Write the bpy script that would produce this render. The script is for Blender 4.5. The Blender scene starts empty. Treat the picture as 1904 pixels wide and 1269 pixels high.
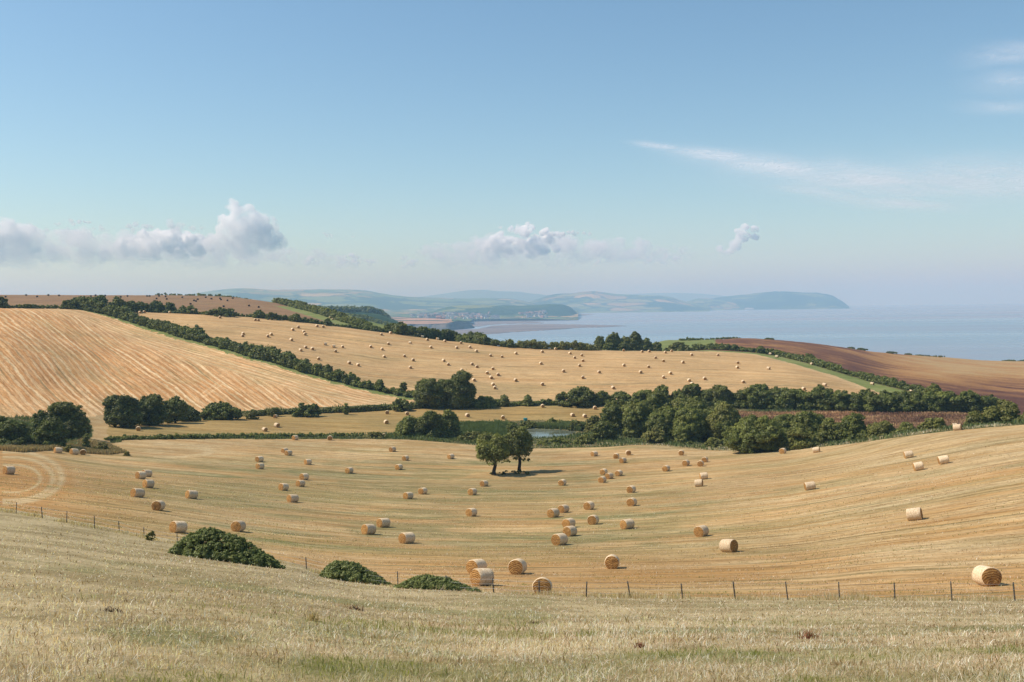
import bpy, math, random
import numpy as np
from mathutils import Vector, Matrix

random.seed(7)
RNG = np.random.default_rng(11)
scene = bpy.context.scene
COL = scene.collection
PI = math.pi

# ------------------------------------------------------------------ camera geometry
F = 1904 * 35.0 / 36.0          # focal length in photo pixels
CZ = 90.0                       # eye height above the sea
PITCH = math.atan((634.5 - 567.0) / F)
ROLL = 0.0142
EARTH = 6371000.0
_f = np.array([0, math.cos(PITCH), -math.sin(PITCH)])
_r0 = np.array([1.0, 0, 0])
_u0 = np.array([0, math.sin(PITCH), math.cos(PITCH)])
_r = math.cos(ROLL) * _r0 - math.sin(ROLL) * _u0
_u = math.sin(ROLL) * _r0 + math.cos(ROLL) * _u0


def ray(u, v):
    u = np.asarray(u, float); v = np.asarray(v, float)
    x = (u - 952.0) / F; y = (634.5 - v) / F
    d = _f + x[..., None] * _r + y[..., None] * _u
    return d


def ray_h(u, v):
    """ray scaled to one metre of horizontal range"""
    d = ray(u, v)
    return d / np.hypot(d[..., 0], d[..., 1])[..., None]


def project(p):
    p = np.asarray(p, float) - np.array([0, 0, CZ])
    w = p @ _f
    return 952.0 + F * (p @ _r) / w, 634.5 - F * (p @ _u) / w


def at(u, v, d):
    q = ray_h(u, v) * np.asarray(d, float)[..., None]
    q = q.copy(); q[..., 2] += CZ
    return q


def sea_z(d):
    return -np.asarray(d, float) ** 2 / (2 * EARTH)


# ------------------------------------------------------------------ numeric helpers
def pchip_slopes(x, y):
    """x, y: (K, N), slopes along axis 0"""
    h = np.diff(x, axis=0); dl = np.diff(y, axis=0) / h
    m = np.zeros_like(y)
    w1 = 2 * h[1:] + h[:-1]; w2 = h[1:] + 2 * h[:-1]
    same = (dl[1:] * dl[:-1]) > 0
    with np.errstate(divide='ignore', invalid='ignore'):
        mm = (w1 + w2) / (w1 / dl[:-1] + w2 / dl[1:])
    m[1:-1] = np.where(same, mm, 0.0)
    m[0] = dl[0]; m[-1] = dl[-1]
    return m


def pchip1(x, y, q):
    x = np.asarray(x, float); y = np.asarray(y, float); q = np.asarray(q, float)
    m = pchip_slopes(x[:, None], y[:, None])[:, 0]
    qq = np.clip(q, x[0], x[-1])
    k = np.clip(np.searchsorted(x, qq, side='right') - 1, 0, len(x) - 2)
    h = x[k + 1] - x[k]; t = (qq - x[k]) / h
    return ((2 * t**3 - 3 * t**2 + 1) * y[k] + (t**3 - 2 * t**2 + t) * h * m[k]
            + (-2 * t**3 + 3 * t**2) * y[k + 1] + (t**3 - t**2) * h * m[k + 1])


def _hash(ix, iy, seed):
    n = (ix.astype(np.int64) * 374761393 + iy.astype(np.int64) * 668265263 + seed * 1274126177) & 0x7fffffff
    n = ((n ^ (n >> 13)) * 1274126177) & 0x7fffffff
    return ((n ^ (n >> 16)) & 0xffff) / 65535.0


def vnoise(x, y, seed=0):
    x = np.asarray(x, float); y = np.asarray(y, float)
    ix = np.floor(x); iy = np.floor(y); fx = x - ix; fy = y - iy
    fx = fx * fx * (3 - 2 * fx); fy = fy * fy * (3 - 2 * fy)
    a = _hash(ix, iy, seed); b = _hash(ix + 1, iy, seed); c = _hash(ix, iy + 1, seed); d = _hash(ix + 1, iy + 1, seed)
    return (a * (1 - fx) + b * fx) * (1 - fy) + (c * (1 - fx) + d * fx) * fy


def fbm(x, y, seed=0, octaves=4, gain=0.5):
    s = 0; a = 1; t = 0
    for o in range(octaves):
        s = s + a * vnoise(x * 2**o, y * 2**o, seed + o * 17); t += a; a *= gain
    return s / t


def sstep(a, b, x):
    t = np.clip((x - a) / (b - a), 0, 1)
    return t * t * (3 - 2 * t)


def poly_dist(x, y, pts):
    """distance of points to an open polyline, arc length of the nearest point, and side (+ left of the line's direction)"""
    best = np.full(np.shape(x), 1e18); side = np.zeros(np.shape(x)); arc = np.zeros(np.shape(x)); acc = 0
    for (x0, y0), (x1, y1) in zip(pts[:-1], pts[1:]):
        dx, dy = x1 - x0, y1 - y0; L2 = dx * dx + dy * dy; L = math.sqrt(L2)
        t = np.clip(((x - x0) * dx + (y - y0) * dy) / L2, 0, 1)
        ex = x - x0 - t * dx; ey = y - y0 - t * dy
        d = np.hypot(ex, ey); s = np.sign(dx * (y - y0) - dy * (x - x0))
        k = d < best
        best = np.where(k, d, best); side = np.where(k, s, side); arc = np.where(k, acc + t * L, arc)
        acc += L
    return best, arc, side


def in_poly(x, y, poly):
    c = np.zeros(np.shape(x), bool); n = len(poly); j = n - 1
    for i in range(n):
        xi, yi = poly[i]; xj, yj = poly[j]
        k = ((yi > y) != (yj > y)) & (x < (xj - xi) * (y - yi) / (yj - yi + 1e-12) + xi)
        c ^= k; j = i
    return c


# ------------------------------------------------------------------ object helpers
def mesh_arrays(name, verts, faces=None, quads=None, tris=None, smooth=False):
    me = bpy.data.meshes.new(name)
    verts = np.ascontiguousarray(verts, np.float32)
    loops, starts, tot = [], [], 0
    for f in (quads, tris):
        if f is not None and len(f):
            f = np.asarray(f, np.int32); n = f.shape[1]
            loops.append(f.ravel()); starts.append(tot + np.arange(len(f)) * n); tot += f.size
    loops = np.concatenate(loops); starts = np.concatenate(starts)
    me.vertices.add(len(verts)); me.vertices.foreach_set('co', verts.ravel())
    me.loops.add(len(loops)); me.loops.foreach_set('vertex_index', loops.astype(np.int32))
    me.polygons.add(len(starts)); me.polygons.foreach_set('loop_start', starts.astype(np.int32))
    if smooth:
        me.polygons.foreach_set('use_smooth', np.ones(len(starts), bool))
    me.update(calc_edges=True); me.validate(verbose=False)
    return me


def vattr(me, name, typ, data):
    a = me.attributes.new(name, typ, 'POINT')
    key = {'FLOAT': 'value', 'FLOAT_VECTOR': 'vector', 'FLOAT_COLOR': 'color'}[typ]
    a.data.foreach_set(key, np.ascontiguousarray(data, np.float32).ravel())


def link(name, me, mat=None, parent=None, loc=None):
    o = bpy.data.objects.new(name, me)
    if mat is not None and me is not None and not me.materials:
        me.materials.append(mat)
    COL.objects.link(o)
    if parent is not None:
        o.parent = parent
    if loc is not None:
        o.location = loc
    return o


def tag(o, label=None, cat=None, group=None, kind=None):
    if label: o['label'] = label
    if cat: o['category'] = cat
    if group: o['group'] = group
    if kind: o['kind'] = kind
    return o


# ------------------------------------------------------------------ materials
class NT:
    def __init__(s, mat):
        s.t = mat.node_tree; s.t.nodes.clear()
        s.out = s.t.nodes.new('ShaderNodeOutputMaterial')

    def n(s, typ, **kw):
        nd = s.t.nodes.new(typ)
        for k, v in kw.items():
            if k.startswith('i_'):
                nd.inputs[k[2:].replace('_', ' ')].default_value = v
            else:
                setattr(nd, k, v)
        return nd

    def l(s, a, b):
        s.t.links.new(a, b)

    def attr(s, name):
        return s.n('ShaderNodeAttribute', attribute_name=name)

    def noise(s, vec, scale, detail=4, rough=0.55, dist=0.0, dim='3D'):
        nd = s.n('ShaderNodeTexNoise', noise_dimensions=dim)
        nd.inputs['Scale'].default_value = scale; nd.inputs['Detail'].default_value = detail
        nd.inputs['Roughness'].default_value = rough; nd.inputs['Distortion'].default_value = dist
        if vec is not None: s.l(vec, nd.inputs['Vector'])
        return nd.outputs['Fac']

    def mapr(s, x, a, b, c=0.0, d=1.0, smooth=False):
        nd = s.n('ShaderNodeMapRange'); nd.interpolation_type = 'SMOOTHSTEP' if smooth else 'LINEAR'
        s.l(x, nd.inputs[0])
        for i, v in zip((1, 2, 3, 4), (a, b, c, d)): nd.inputs[i].default_value = v
        return nd.outputs[0]

    def math(s, op, a, b=None, clamp=False):
        nd = s.n('ShaderNodeMath', operation=op, use_clamp=clamp)
        for i, v in enumerate((a, b)):
            if v is None: continue
            if isinstance(v, (int, float)): nd.inputs[i].default_value = v
            else: s.l(v, nd.inputs[i])
        return nd.outputs[0]

    def mix(s, fac, a, b, mode='MIX'):
        nd = s.n('ShaderNodeMix', data_type='RGBA', blend_type=mode)
        for sock, v in ((nd.inputs[0], fac), (nd.inputs[6], a), (nd.inputs[7], b)):
            if isinstance(v, (int, float)): sock.default_value = v
            elif isinstance(v, tuple): sock.default_value = (v + (1,)) if len(v) == 3 else v
            else: s.l(v, sock)
        return nd.outputs[2]

    def ramp(s, fac, stops):
        nd = s.n('ShaderNodeValToRGB'); r = nd.color_ramp
        while len(r.elements) < len(stops): r.elements.new(0.5)
        for e, (p, c) in zip(r.elements, stops):
            e.position = p; e.color = c + (1,) if len(c) == 3 else c
        s.l(fac, nd.inputs[0]); return nd.outputs[0]

    def mapping(s, vec, scale=(1, 1, 1), rot=(0, 0, 0), loc=(0, 0, 0)):
        nd = s.n('ShaderNodeMapping'); s.l(vec, nd.inputs[0])
        nd.inputs['Scale'].default_value = scale; nd.inputs['Rotation'].default_value = rot; nd.inputs['Location'].default_value = loc
        return nd.outputs[0]

    def bump(s, h, strength=0.5, dist=0.1):
        nd = s.n('ShaderNodeBump'); nd.inputs['Strength'].default_value = strength; nd.inputs['Distance'].default_value = dist
        s.l(h, nd.inputs['Height']); return nd.outputs[0]

    def principled(s, color, rough=0.9, normal=None, spec=0.15):
        p = s.n('ShaderNodeBsdfPrincipled')
        if isinstance(color, tuple): p.inputs['Base Color'].default_value = color + (1,)
        else: s.l(color, p.inputs['Base Color'])
        if isinstance(rough, (int, float)): p.inputs['Roughness'].default_value = rough
        else: s.l(rough, p.inputs['Roughness'])
        p.inputs['Specular IOR Level'].default_value = spec
        if normal is not None: s.l(normal, p.inputs['Normal'])
        return p

    def done(s, sh, vol=None):
        if sh is not None: s.l(sh, s.out.inputs['Surface'])
        if vol is not None: s.l(vol, s.out.inputs['Volume'])


def newmat(name):
    m = bpy.data.materials.new(name); m.use_nodes = True
    return m, NT(m)


def lin(r, g, b):
    f = lambda c: (c / 255 / 12.92) if c / 255 <= 0.04045 else ((c / 255 + 0.055) / 1.055) ** 2.4
    return (f(r), f(g), f(b))


K_ALB = 0.70       # what a photographed sunlit colour is multiplied by to give the surface's own colour


def alb(r, g, b, k=None):
    k = K_ALB if k is None else k
    return tuple(min(0.9, c * k) for c in lin(r, g, b))
SKY_STR = 0.123
SKY_SAT = 1.12
SKY_HUE = 0.5
SKY_TINT = (0.84, 0.93, 0.91)
SKY_DUST = 0.7
EXPOSURE = 0.29
HAZE_COL = (0.35, 0.60, 0.84)
HAZE_ABS = (0.55, 0.28, 0.0)
HAZE_DENS = 1.25e-4
CLOUD_K = 0.15

# ------------------------------------------------------------------ terrain: a loft of contour lines (u, v, range)
ROWS = [
 # under the camera and down the meadow
 ('under', [(-300, 2200, 2.0), (2200, 2200, 2.0)]),
 ('near', [(-300, 1262, 10), (0, 1270, 10), (480, 1290, 10), (960, 1300, 10), (2200, 1300, 10)]),
 ('mead1', [(-300, 1105, 22), (0, 1125, 21), (480, 1160, 20), (720, 1185, 20), (960, 1197, 20), (2200, 1200, 20)]),
 ('mead2', [(-300, 1000, 48), (0, 1030, 42), (240, 1060, 40), (480, 1090, 37), (720, 1130, 35), (960, 1146, 34), (2200, 1152, 34)]),
 ('crest', [(-300, 915, 125), (0, 955, 105), (120, 974, 98), (240, 997, 92), (320, 1012, 88), (480, 1042, 80), (560, 1058, 75), (600, 1072, 72),
            (720, 1092, 65), (900, 1102, 58.5), (1000, 1107, 57), (1200, 1114, 56), (1440, 1117, 56), (1904, 1118, 56), (2200, 1118, 56)]),
 ('fieldnear', [(-300, 906, 131), (0, 946, 112), (120, 966, 104), (240, 988, 98), (320, 1003, 94), (480, 1034, 86), (560, 1052, 80.5), (600, 1066, 78),
                (720, 1087, 71), (900, 1100, 64), (1000, 1106, 62), (1200, 1110, 62), (1440, 1112, 62), (1904, 1112, 61), (2200, 1112, 61)]),
 ('E', [(-300, 885, 148), (0, 906, 138), (240, 945, 121), (480, 987, 110), (720, 1037, 92), (960, 1055, 84), (1200, 1052, 84), (1440, 1047, 84),
        (1680, 1022, 86), (1904, 1016, 86), (2200, 1012, 84)]),
 ('F', [(-300, 860, 178), (0, 876, 166), (240, 901, 158), (480, 931, 148), (720, 956, 140), (960, 966, 135), (1200, 961, 133), (1440, 951, 128),
        (1680, 926, 123), (1904, 901, 120), (2200, 880, 118)]),
 ('G', [(-300, 840, 205), (0, 851, 195), (240, 862, 204), (480, 872, 205), (720, 881, 205), (960, 884, 205), (1200, 880, 200), (1440, 873, 190),
        (1680, 853, 175), (1904, 834, 165), (2200, 815, 165)]),
 ('H', [(-300, 832, 215), (0, 839, 213), (200, 826, 245), (240, 822, 250), (480, 819, 262), (720, 817, 268), (860, 826, 260), (960, 834, 256), (1110, 832, 253), (1200, 828, 252),
        (1350, 838, 240), (1440, 838, 232), (1560, 828, 222), (1680, 812, 210), (1780, 800, 206), (1904, 790, 205), (2200, 766, 205)]),
 ('I', [(-300, 822, 235), (0, 826, 235), (240, 813, 262), (480, 810, 274), (720, 808, 282), (860, 813, 282), (960, 815, 282), (1200, 815, 280), (1440, 818, 272),
        (1680, 818, 262), (1904, 812, 255), (2200, 800, 255)]),
 ('J', [(-300, 800, 262), (0, 800, 262), (240, 794, 284), (480, 788, 298), (720, 788, 304), (860, 790, 304), (960, 797, 304), (1080, 797, 304), (1200, 794, 303), (1440, 798, 300),
        (1680, 797, 300), (1904, 795, 300), (2200, 795, 300)]),
 ('K', [(-300, 790, 270), (0, 788, 272), (160, 792, 285), (240, 787, 300), (360, 780, 315), (480, 774, 325), (720, 764, 338), (880, 758, 345), (960, 755, 348), (1200, 758, 345), (1440, 766, 338), (1680, 764, 342),
        (1850, 772, 340), (2200, 775, 340)]),
 ('L', [(-300, 778, 282), (0, 776, 285), (160, 781, 296), (240, 777, 312), (360, 770, 328), (480, 763, 337), (720, 752, 350), (880, 748, 358), (960, 746, 361), (1200, 747, 359), (1440, 753, 355), (1680, 752, 360),
        (1850, 760, 375), (2200, 766, 390)]),
 ('M', [(-300, 725, 318), (0, 724, 324), (240, 712, 366), (480, 718, 366), (600, 718, 368), (720, 723, 372), (960, 716, 388), (1200, 716, 388), (1440, 721, 392),
        (1680, 735, 402), (1904, 735, 460), (2200, 738, 480)]),
 ('N', [(-300, 672, 360), (0, 662, 370), (240, 655, 418), (480, 667, 404), (600, 680, 400), (720, 691, 402), (960, 691, 409), (1200, 691, 412), (1440, 696, 421), (1680, 719, 440),
        (1904, 715, 560), (2200, 718, 590)]),
 ('O', [(-300, 620, 420), (0, 611, 430), (240, 616, 468), (480, 630, 444), (600, 645, 440), (720, 656, 441), (960, 666, 443), (1200, 669, 449), (1440, 676, 466), (1680, 700, 520),
        (1904, 695, 700), (2200, 698, 720)]),
 ('P', [(-300, 577, 510), (0, 572, 520), (120, 574, 528), (200, 579, 524), (240, 580, 520), (300, 582.5, 522), (480, 591, 516), (600, 604, 500), (720, 619.5, 490), (840, 635, 484), (960, 646, 480),
        (1100, 651.5, 482), (1200, 654, 488), (1340, 654, 515), (1440, 661, 530), (1560, 674, 570), (1680, 687, 640), (1904, 683, 840), (2200, 684, 860)]),
 ('Q', [(-300, 577.5, 535), (0, 573, 545), (120, 575, 552), (240, 578, 552), (300, 581, 548), (480, 588.5, 540), (600, 601, 524), (720, 617, 512), (840, 635.5, 505), (960, 648, 505),
        (1100, 653, 506), (1200, 655.5, 515), (1290, 652, 545), (1340, 648, 570), (1440, 650, 600), (1560, 662, 660), (1680, 677, 740), (1904, 678, 950), (2200, 679, 970)]),
 ('R', [(-300, 569, 590), (0, 569, 600), (120, 569, 602), (240, 574, 605), (360, 580, 606), (480, 585, 600), (600, 596, 585), (720, 613, 570), (840, 633, 560), (960, 649, 560),
        (1100, 654, 560), (1200, 650, 590), (1300, 642, 640), (1390, 634, 700), (1440, 637, 710), (1560, 652, 760), (1680, 668, 840), (1904, 675, 1020), (2200, 676, 1030)]),
 ('S', [(-300, 548, 980), (0, 549.5, 985), (240, 550, 990), (330, 550, 980), (420, 552.5, 940), (480, 559, 880), (540, 567, 820), (600, 577, 760), (660, 591, 700), (720, 606, 660), (800, 625, 630),
        (880, 641, 620), (960, 652, 640), (1100, 652, 660), (1215, 638, 700), (1250, 632.5, 740), (1300, 632.5, 770), (1390, 629.5, 800), (1440, 632, 810), (1560, 645, 870), (1640, 656, 920), (1760, 665, 1010), (1840, 671, 1080), (1904, 672.5, 1120), (2200, 673, 1130)]),
]
ROWNAMES = [r[0] for r in ROWS]
NCOL = 1000
UCOL = np.linspace(-420, 2320, NCOL)
_dh = ray(UCOL, np.full(NCOL, 575.0))
ALPHA = np.arctan2(_dh[:, 0], _dh[:, 1])
# the ground goes on round both sides of the standpoint, well outside the picture
_side = np.linspace(0, 1, 61)[1:] ** 1.4
ALPHA = np.concatenate([(ALPHA[0] + (math.radians(-150) - ALPHA[0]) * _side)[::-1], ALPHA, ALPHA[-1] + (math.radians(150) - ALPHA[-1]) * _side])
UCOL = np.concatenate([(UCOL[0] - 4000 * _side)[::-1], UCOL, UCOL[-1] + 4000 * _side])
NCOL = len(UCOL)
RD, RZ = [], []
for nm, pts in ROWS:
    p = np.array(pts, float)
    ud = np.linspace(-470, 2380, 1200)
    dd = np.exp(pchip1(p[:, 0], np.log(p[:, 2]), ud))
    q = at(ud, pchip1(p[:, 0], p[:, 1], ud), dd)
    a = np.arctan2(q[:, 0], q[:, 1])
    RD.append(np.interp(ALPHA, a, dd))
    RZ.append(np.interp(ALPHA, a, q[:, 2]))
# behind the last crest the land falls away towards the shore
for k, (dd, zz) in enumerate(((120, -30), (520, None))):
    RD.append(RD[ROWNAMES.index('S')] + dd)
    land = np.where(UCOL < 760, 16.0, -6.0)
    land = np.convolve(np.pad(land, 20, mode='edge'), np.ones(41) / 41, 'valid')
    RZ.append(RZ[ROWNAMES.index('S')] + zz if zz is not None else land)
ROWNAMES += ['T', 'V']
RD.insert(0, np.full(NCOL, 0.05)); RZ.insert(0, RZ[0].copy()); ROWNAMES.insert(0, 'foot')
RD = np.array(RD); RZ = np.array(RZ)
for k in range(1, len(RD)):
    RD[k] = np.maximum(RD[k], RD[k - 1] * 1.004)
SL = pchip_slopes(RD, RZ)
SUB = {'foot': 4, 'under': 10, 'near': 22, 'mead1': 30, 'mead2': 44, 'crest': 12, 'fieldnear': 46, 'E': 60, 'F': 60, 'G': 36, 'H': 16, 'I': 22, 'J': 26, 'K': 10, 'L': 34,
       'M': 36, 'N': 34, 'O': 34, 'P': 14, 'Q': 14, 'R': 40, 'S': 14, 'T': 12}


def undul(x, y):
    d = np.hypot(x, y)
    a = 0.10 + 0.25 * sstep(120, 500, d)
    return a * ((fbm(x / 17, y / 17, 3, 3) - 0.5) * 2) + 0.05 * (fbm(x / 2.1, y / 2.1, 9, 3) - 0.5) * sstep(80, 30, d)


GD, GZ, GROW = [], [], []
for k in range(len(RD) - 1):
    m = SUB[ROWNAMES[k]]
    for j in range(m):
        t = j / m
        h = RD[k + 1] - RD[k]
        GD.append(RD[k] + t * h)
        GZ.append((2 * t**3 - 3 * t**2 + 1) * RZ[k] + (t**3 - 2 * t**2 + t) * h * SL[k]
                  + (-2 * t**3 + 3 * t**2) * RZ[k + 1] + (t**3 - t**2) * h * SL[k + 1])
        GROW.append(k + t)
GD.append(RD[-1]); GZ.append(RZ[-1]); GROW.append(len(RD) - 1.0)
GD = np.array(GD); GZ = np.array(GZ); GROW = np.array(GROW)
GX = np.sin(ALPHA)[None] * GD; GY = np.cos(ALPHA)[None] * GD
# resample on a regular (azimuth, log range) grid for height queries
ND = 2600
LD = np.linspace(math.log(2.0), math.log(1700.0), ND)
ZR = np.empty((NCOL, ND), np.float32)
KR = np.empty((NCOL, ND), np.float32)
for i in range(NCOL):
    ZR[i] = np.interp(LD, np.log(GD[:, i]), GZ[:, i])
    KR[i] = np.interp(LD, np.log(GD[:, i]), GROW)
GZ = GZ + undul(GX, GY)


def _lookup(T, x, y):
    x = np.asarray(x, float); y = np.asarray(y, float)
    a = np.arctan2(x, y); d = np.hypot(x, y)
    i = np.interp(a, ALPHA, np.arange(NCOL)); j = (np.log(np.maximum(d, 2.0)) - LD[0]) / (LD[1] - LD[0])
    i0 = np.clip(i.astype(int), 0, NCOL - 2); j0 = np.clip(j.astype(int), 0, ND - 2)
    fi = i - i0; fj = np.clip(j - j0, 0, 1)
    return ((T[i0, j0] * (1 - fi) + T[i0 + 1, j0] * fi) * (1 - fj) + (T[i0, j0 + 1] * (1 - fi) + T[i0 + 1, j0 + 1] * fi) * fj)


def ground(x, y):
    return _lookup(ZR, x, y) + undul(x, y)


def rowpos(x, y):
    return _lookup(KR, x, y)


_TS = np.exp(np.linspace(math.log(4.0), math.log(1500.0), 3000))


def hit(u, v):
    """where the view ray through a photo pixel first meets the ground"""
    u = np.atleast_1d(np.asarray(u, float)); v = np.atleast_1d(np.asarray(v, float))
    r = ray_h(u, v); out = np.empty((len(u), 3))
    for n in range(len(u)):
        P = r[n] * _TS[:, None]
        g = ground(P[:, 0], P[:, 1]); dz = CZ + P[:, 2] - g
        b = np.nonzero(dz <= 0)[0]
        if len(b) == 0:                      # grazes over a crest: the closest approach
            k = 200 + np.argmin(dz[200:]); out[n] = P[k]; out[n, 2] = g[k]; continue
        k = max(b[0], 1); t = dz[k - 1] / (dz[k - 1] - dz[k] + 1e-9)
        d = _TS[k - 1] + t * (_TS[k] - _TS[k - 1])
        out[n] = r[n] * d; out[n, 2] = ground(out[n, 0], out[n, 1])
    return out


def gnormal(x, y, e=0.8):
    dx = (ground(x + e, y) - ground(x - e, y)) / (2 * e); dy = (ground(x, y + e) - ground(x, y - e)) / (2 * e)
    n = np.stack([-dx, -dy, np.ones_like(dx)], -1)
    return n / np.linalg.norm(n, axis=-1, keepdims=True)


# ------------------------------------------------------------------ field boundaries (photo outlines laid on the ground)
DIAG = [(150, 576), (230, 592), (300, 614), (380, 638), (460, 660), (540, 683), (620, 706), (690, 724), (765, 738)]
DIAG_P = hit(*zip(*DIAG))
SDIAG = [(1300, 652), (1340, 653), (1400, 656.5), (1440, 662), (1480, 671), (1520, 682), (1560, 694), (1600, 705), (1640, 717), (1690, 729), (1760, 741)]
SDIAG_P = hit(*zip(*SDIAG))

VX, VY, VZ = GX, GY, GZ
PU, PV = project(np.stack([VX, VY, VZ], -1))
NR = GD.shape[0]
cx = 0.25 * (VX[:-1, :-1] + VX[1:, :-1] + VX[:-1, 1:] + VX[1:, 1:])
cy = 0.25 * (VY[:-1, :-1] + VY[1:, :-1] + VY[:-1, 1:] + VY[1:, 1:])
cu = 0.25 * (PU[:-1, :-1] + PU[1:, :-1] + PU[:-1, 1:] + PU[1:, 1:])
cv = 0.25 * (PV[:-1, :-1] + PV[1:, :-1] + PV[:-1, 1:] + PV[1:, 1:])
ck = np.repeat(0.5 * (GROW[:-1] + GROW[1:])[:, None], NCOL - 1, 1)
jx = (fbm(cx / 3, cy / 3, 5, 3) - 0.5)
cu2 = cu + jx * 8; cv2 = cv + (fbm(cx / 3, cy / 3, 8, 3) - 0.5) * 3
RI = {n: i for i, n in enumerate(ROWNAMES)}
dg_d, dg_arc, dg_side = poly_dist(cx, cy, DIAG_P[:, :2])
sd_d, sd_arc, sd_side = poly_dist(cx, cy, SDIAG_P[:, :2])
left_of_diag = dg_side < 0                      # nearer than the diagonal hedge
left_of_diag = np.where(cu < 150, True, np.where(cu > 770, False, left_of_diag))
REG = np.full(cx.shape, 0)
MEADOW, NEARF, ROUGH, STRIP, BROWNSTRIP, STRIPES, HILLF, BROWN, UPPER, GREENF, MARGIN, TRACK, POND = range(1, 14)
between = lambda a, b: (ck >= RI[a]) & (ck < RI[b])
REG[ck < RI['fieldnear']] = MEADOW
REG[between('fieldnear', 'H')] = NEARF
REG[between('H', 'I')] = ROUGH
REG[between('H', 'I') & (cu > 225) & (cu < 700) & (cv2 > 817)] = NEARF
REG[between('I', 'K')] = np.where((cu2 < 1200) & (cu2 > 190), STRIP, ROUGH)[between('I', 'K')]
REG[between('I', 'J') & (cu > 850)] = ROUGH
REG[between('J', 'K') & (cu > 1220)] = BROWNSTRIP
REG[between('J', 'K') & (cu > 840) & (cu < 1140) & (cv2 > 781 + 6 * np.abs(cu - 990) / 150)] = ROUGH
REG[between('K', 'L')] = ROUGH
REG[between('K', 'L') & (cu > 1760)] = BROWN
REG[between('L', 'P')] = np.where(left_of_diag, STRIPES, HILLF)[between('L', 'P')]
REG[between('L', 'P') & left_of_diag & (dg_d < 4.2 + 4 * jx)] = MARGIN
REG[between('L', 'S') & (sd_side > 0) & (cu > 1300)] = BROWN
REG[between('L', 'R') & (cu > 1300) & (sd_d < 13 + 3 * jx) & (sd_side < 0)] = MARGIN
REG[between('L', 'R') & (cu > 1300) & (sd_d < 5) & (sd_side >= 0)] = ROUGH
REG[between('P', 'Q') & (cu < 1300)] = ROUGH
REG[between('Q', 'S') & (cu < 760)] = UPPER
REG[between('Q', 'S') & (cu >= 760) & (cu < 1200)] = ROUGH
REG[between('Q', 'S') & (cu >= 1200) & (cu2 < 1345) & (REG != BROWN)] = GREENF
REG[between('Q', 'S') & (REG == BROWN) & (cv2 < 650) & (cv2 > 628) & (cu2 < 1330) & (ck > RI['R'] - .3)] = GREENF
REG[between('L', 'P') & (cu > 1770)] = BROWN
REG[ck >= RI['S']] = ROUGH
TRACKPOLY = [(152, 838), (168, 818), (172, 800), (165, 786), (160, 775), (196, 772), (204, 786), (198, 806), (205, 822), (235, 836), (210, 842)]
REG[in_poly(cu2, cv2, TRACKPOLY) & between('G', 'M')] = TRACK
PONDPOLY = [(955, 797), (985, 796.5), (1020, 798), (1050, 800), (1072, 803), (1060, 808), (1040, 812), (1000, 814), (965, 813), (948, 806)]
POND_P = hit(*zip(*PONDPOLY))
POND_Z = float(np.mean(POND_P[:, 2])) - 0.1
pp = in_poly(VX, VY, [(a, b) for a, b, c in POND_P])
VZ = np.where(pp, POND_Z - 0.7, VZ)
VZ = VZ.copy()

# spur field on the far left of the ridge ends at its hedge; a green field lies beyond it
SPUR = [(505, 563), (540, 570), (580, 580), (620, 592), (660, 605), (705, 617)]
SPUR_P = hit(*zip(*SPUR))
sp_d, sp_arc, sp_side = poly_dist(cx, cy, SPUR_P[:, :2])
REG[between('Q', 'S') & (cu > 500) & (cu < 780) & (sp_side > 0) & (sp_d > 5)] = GREENF
REG[between('Q', 'S') & (cu > 500) & (cu < 780) & (sp_d < 14) & (sp_side <= 0) & (sp_arc > 60)] = MARGIN
print('diag', np.round(DIAG_P[:, :2], 0).tolist())


# ------------------------------------------------------------------ ground materials
def rows_coord(n):
    """texture space that runs along and across the field's rows"""
    return n.attr('rows').outputs['Vector']


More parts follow.
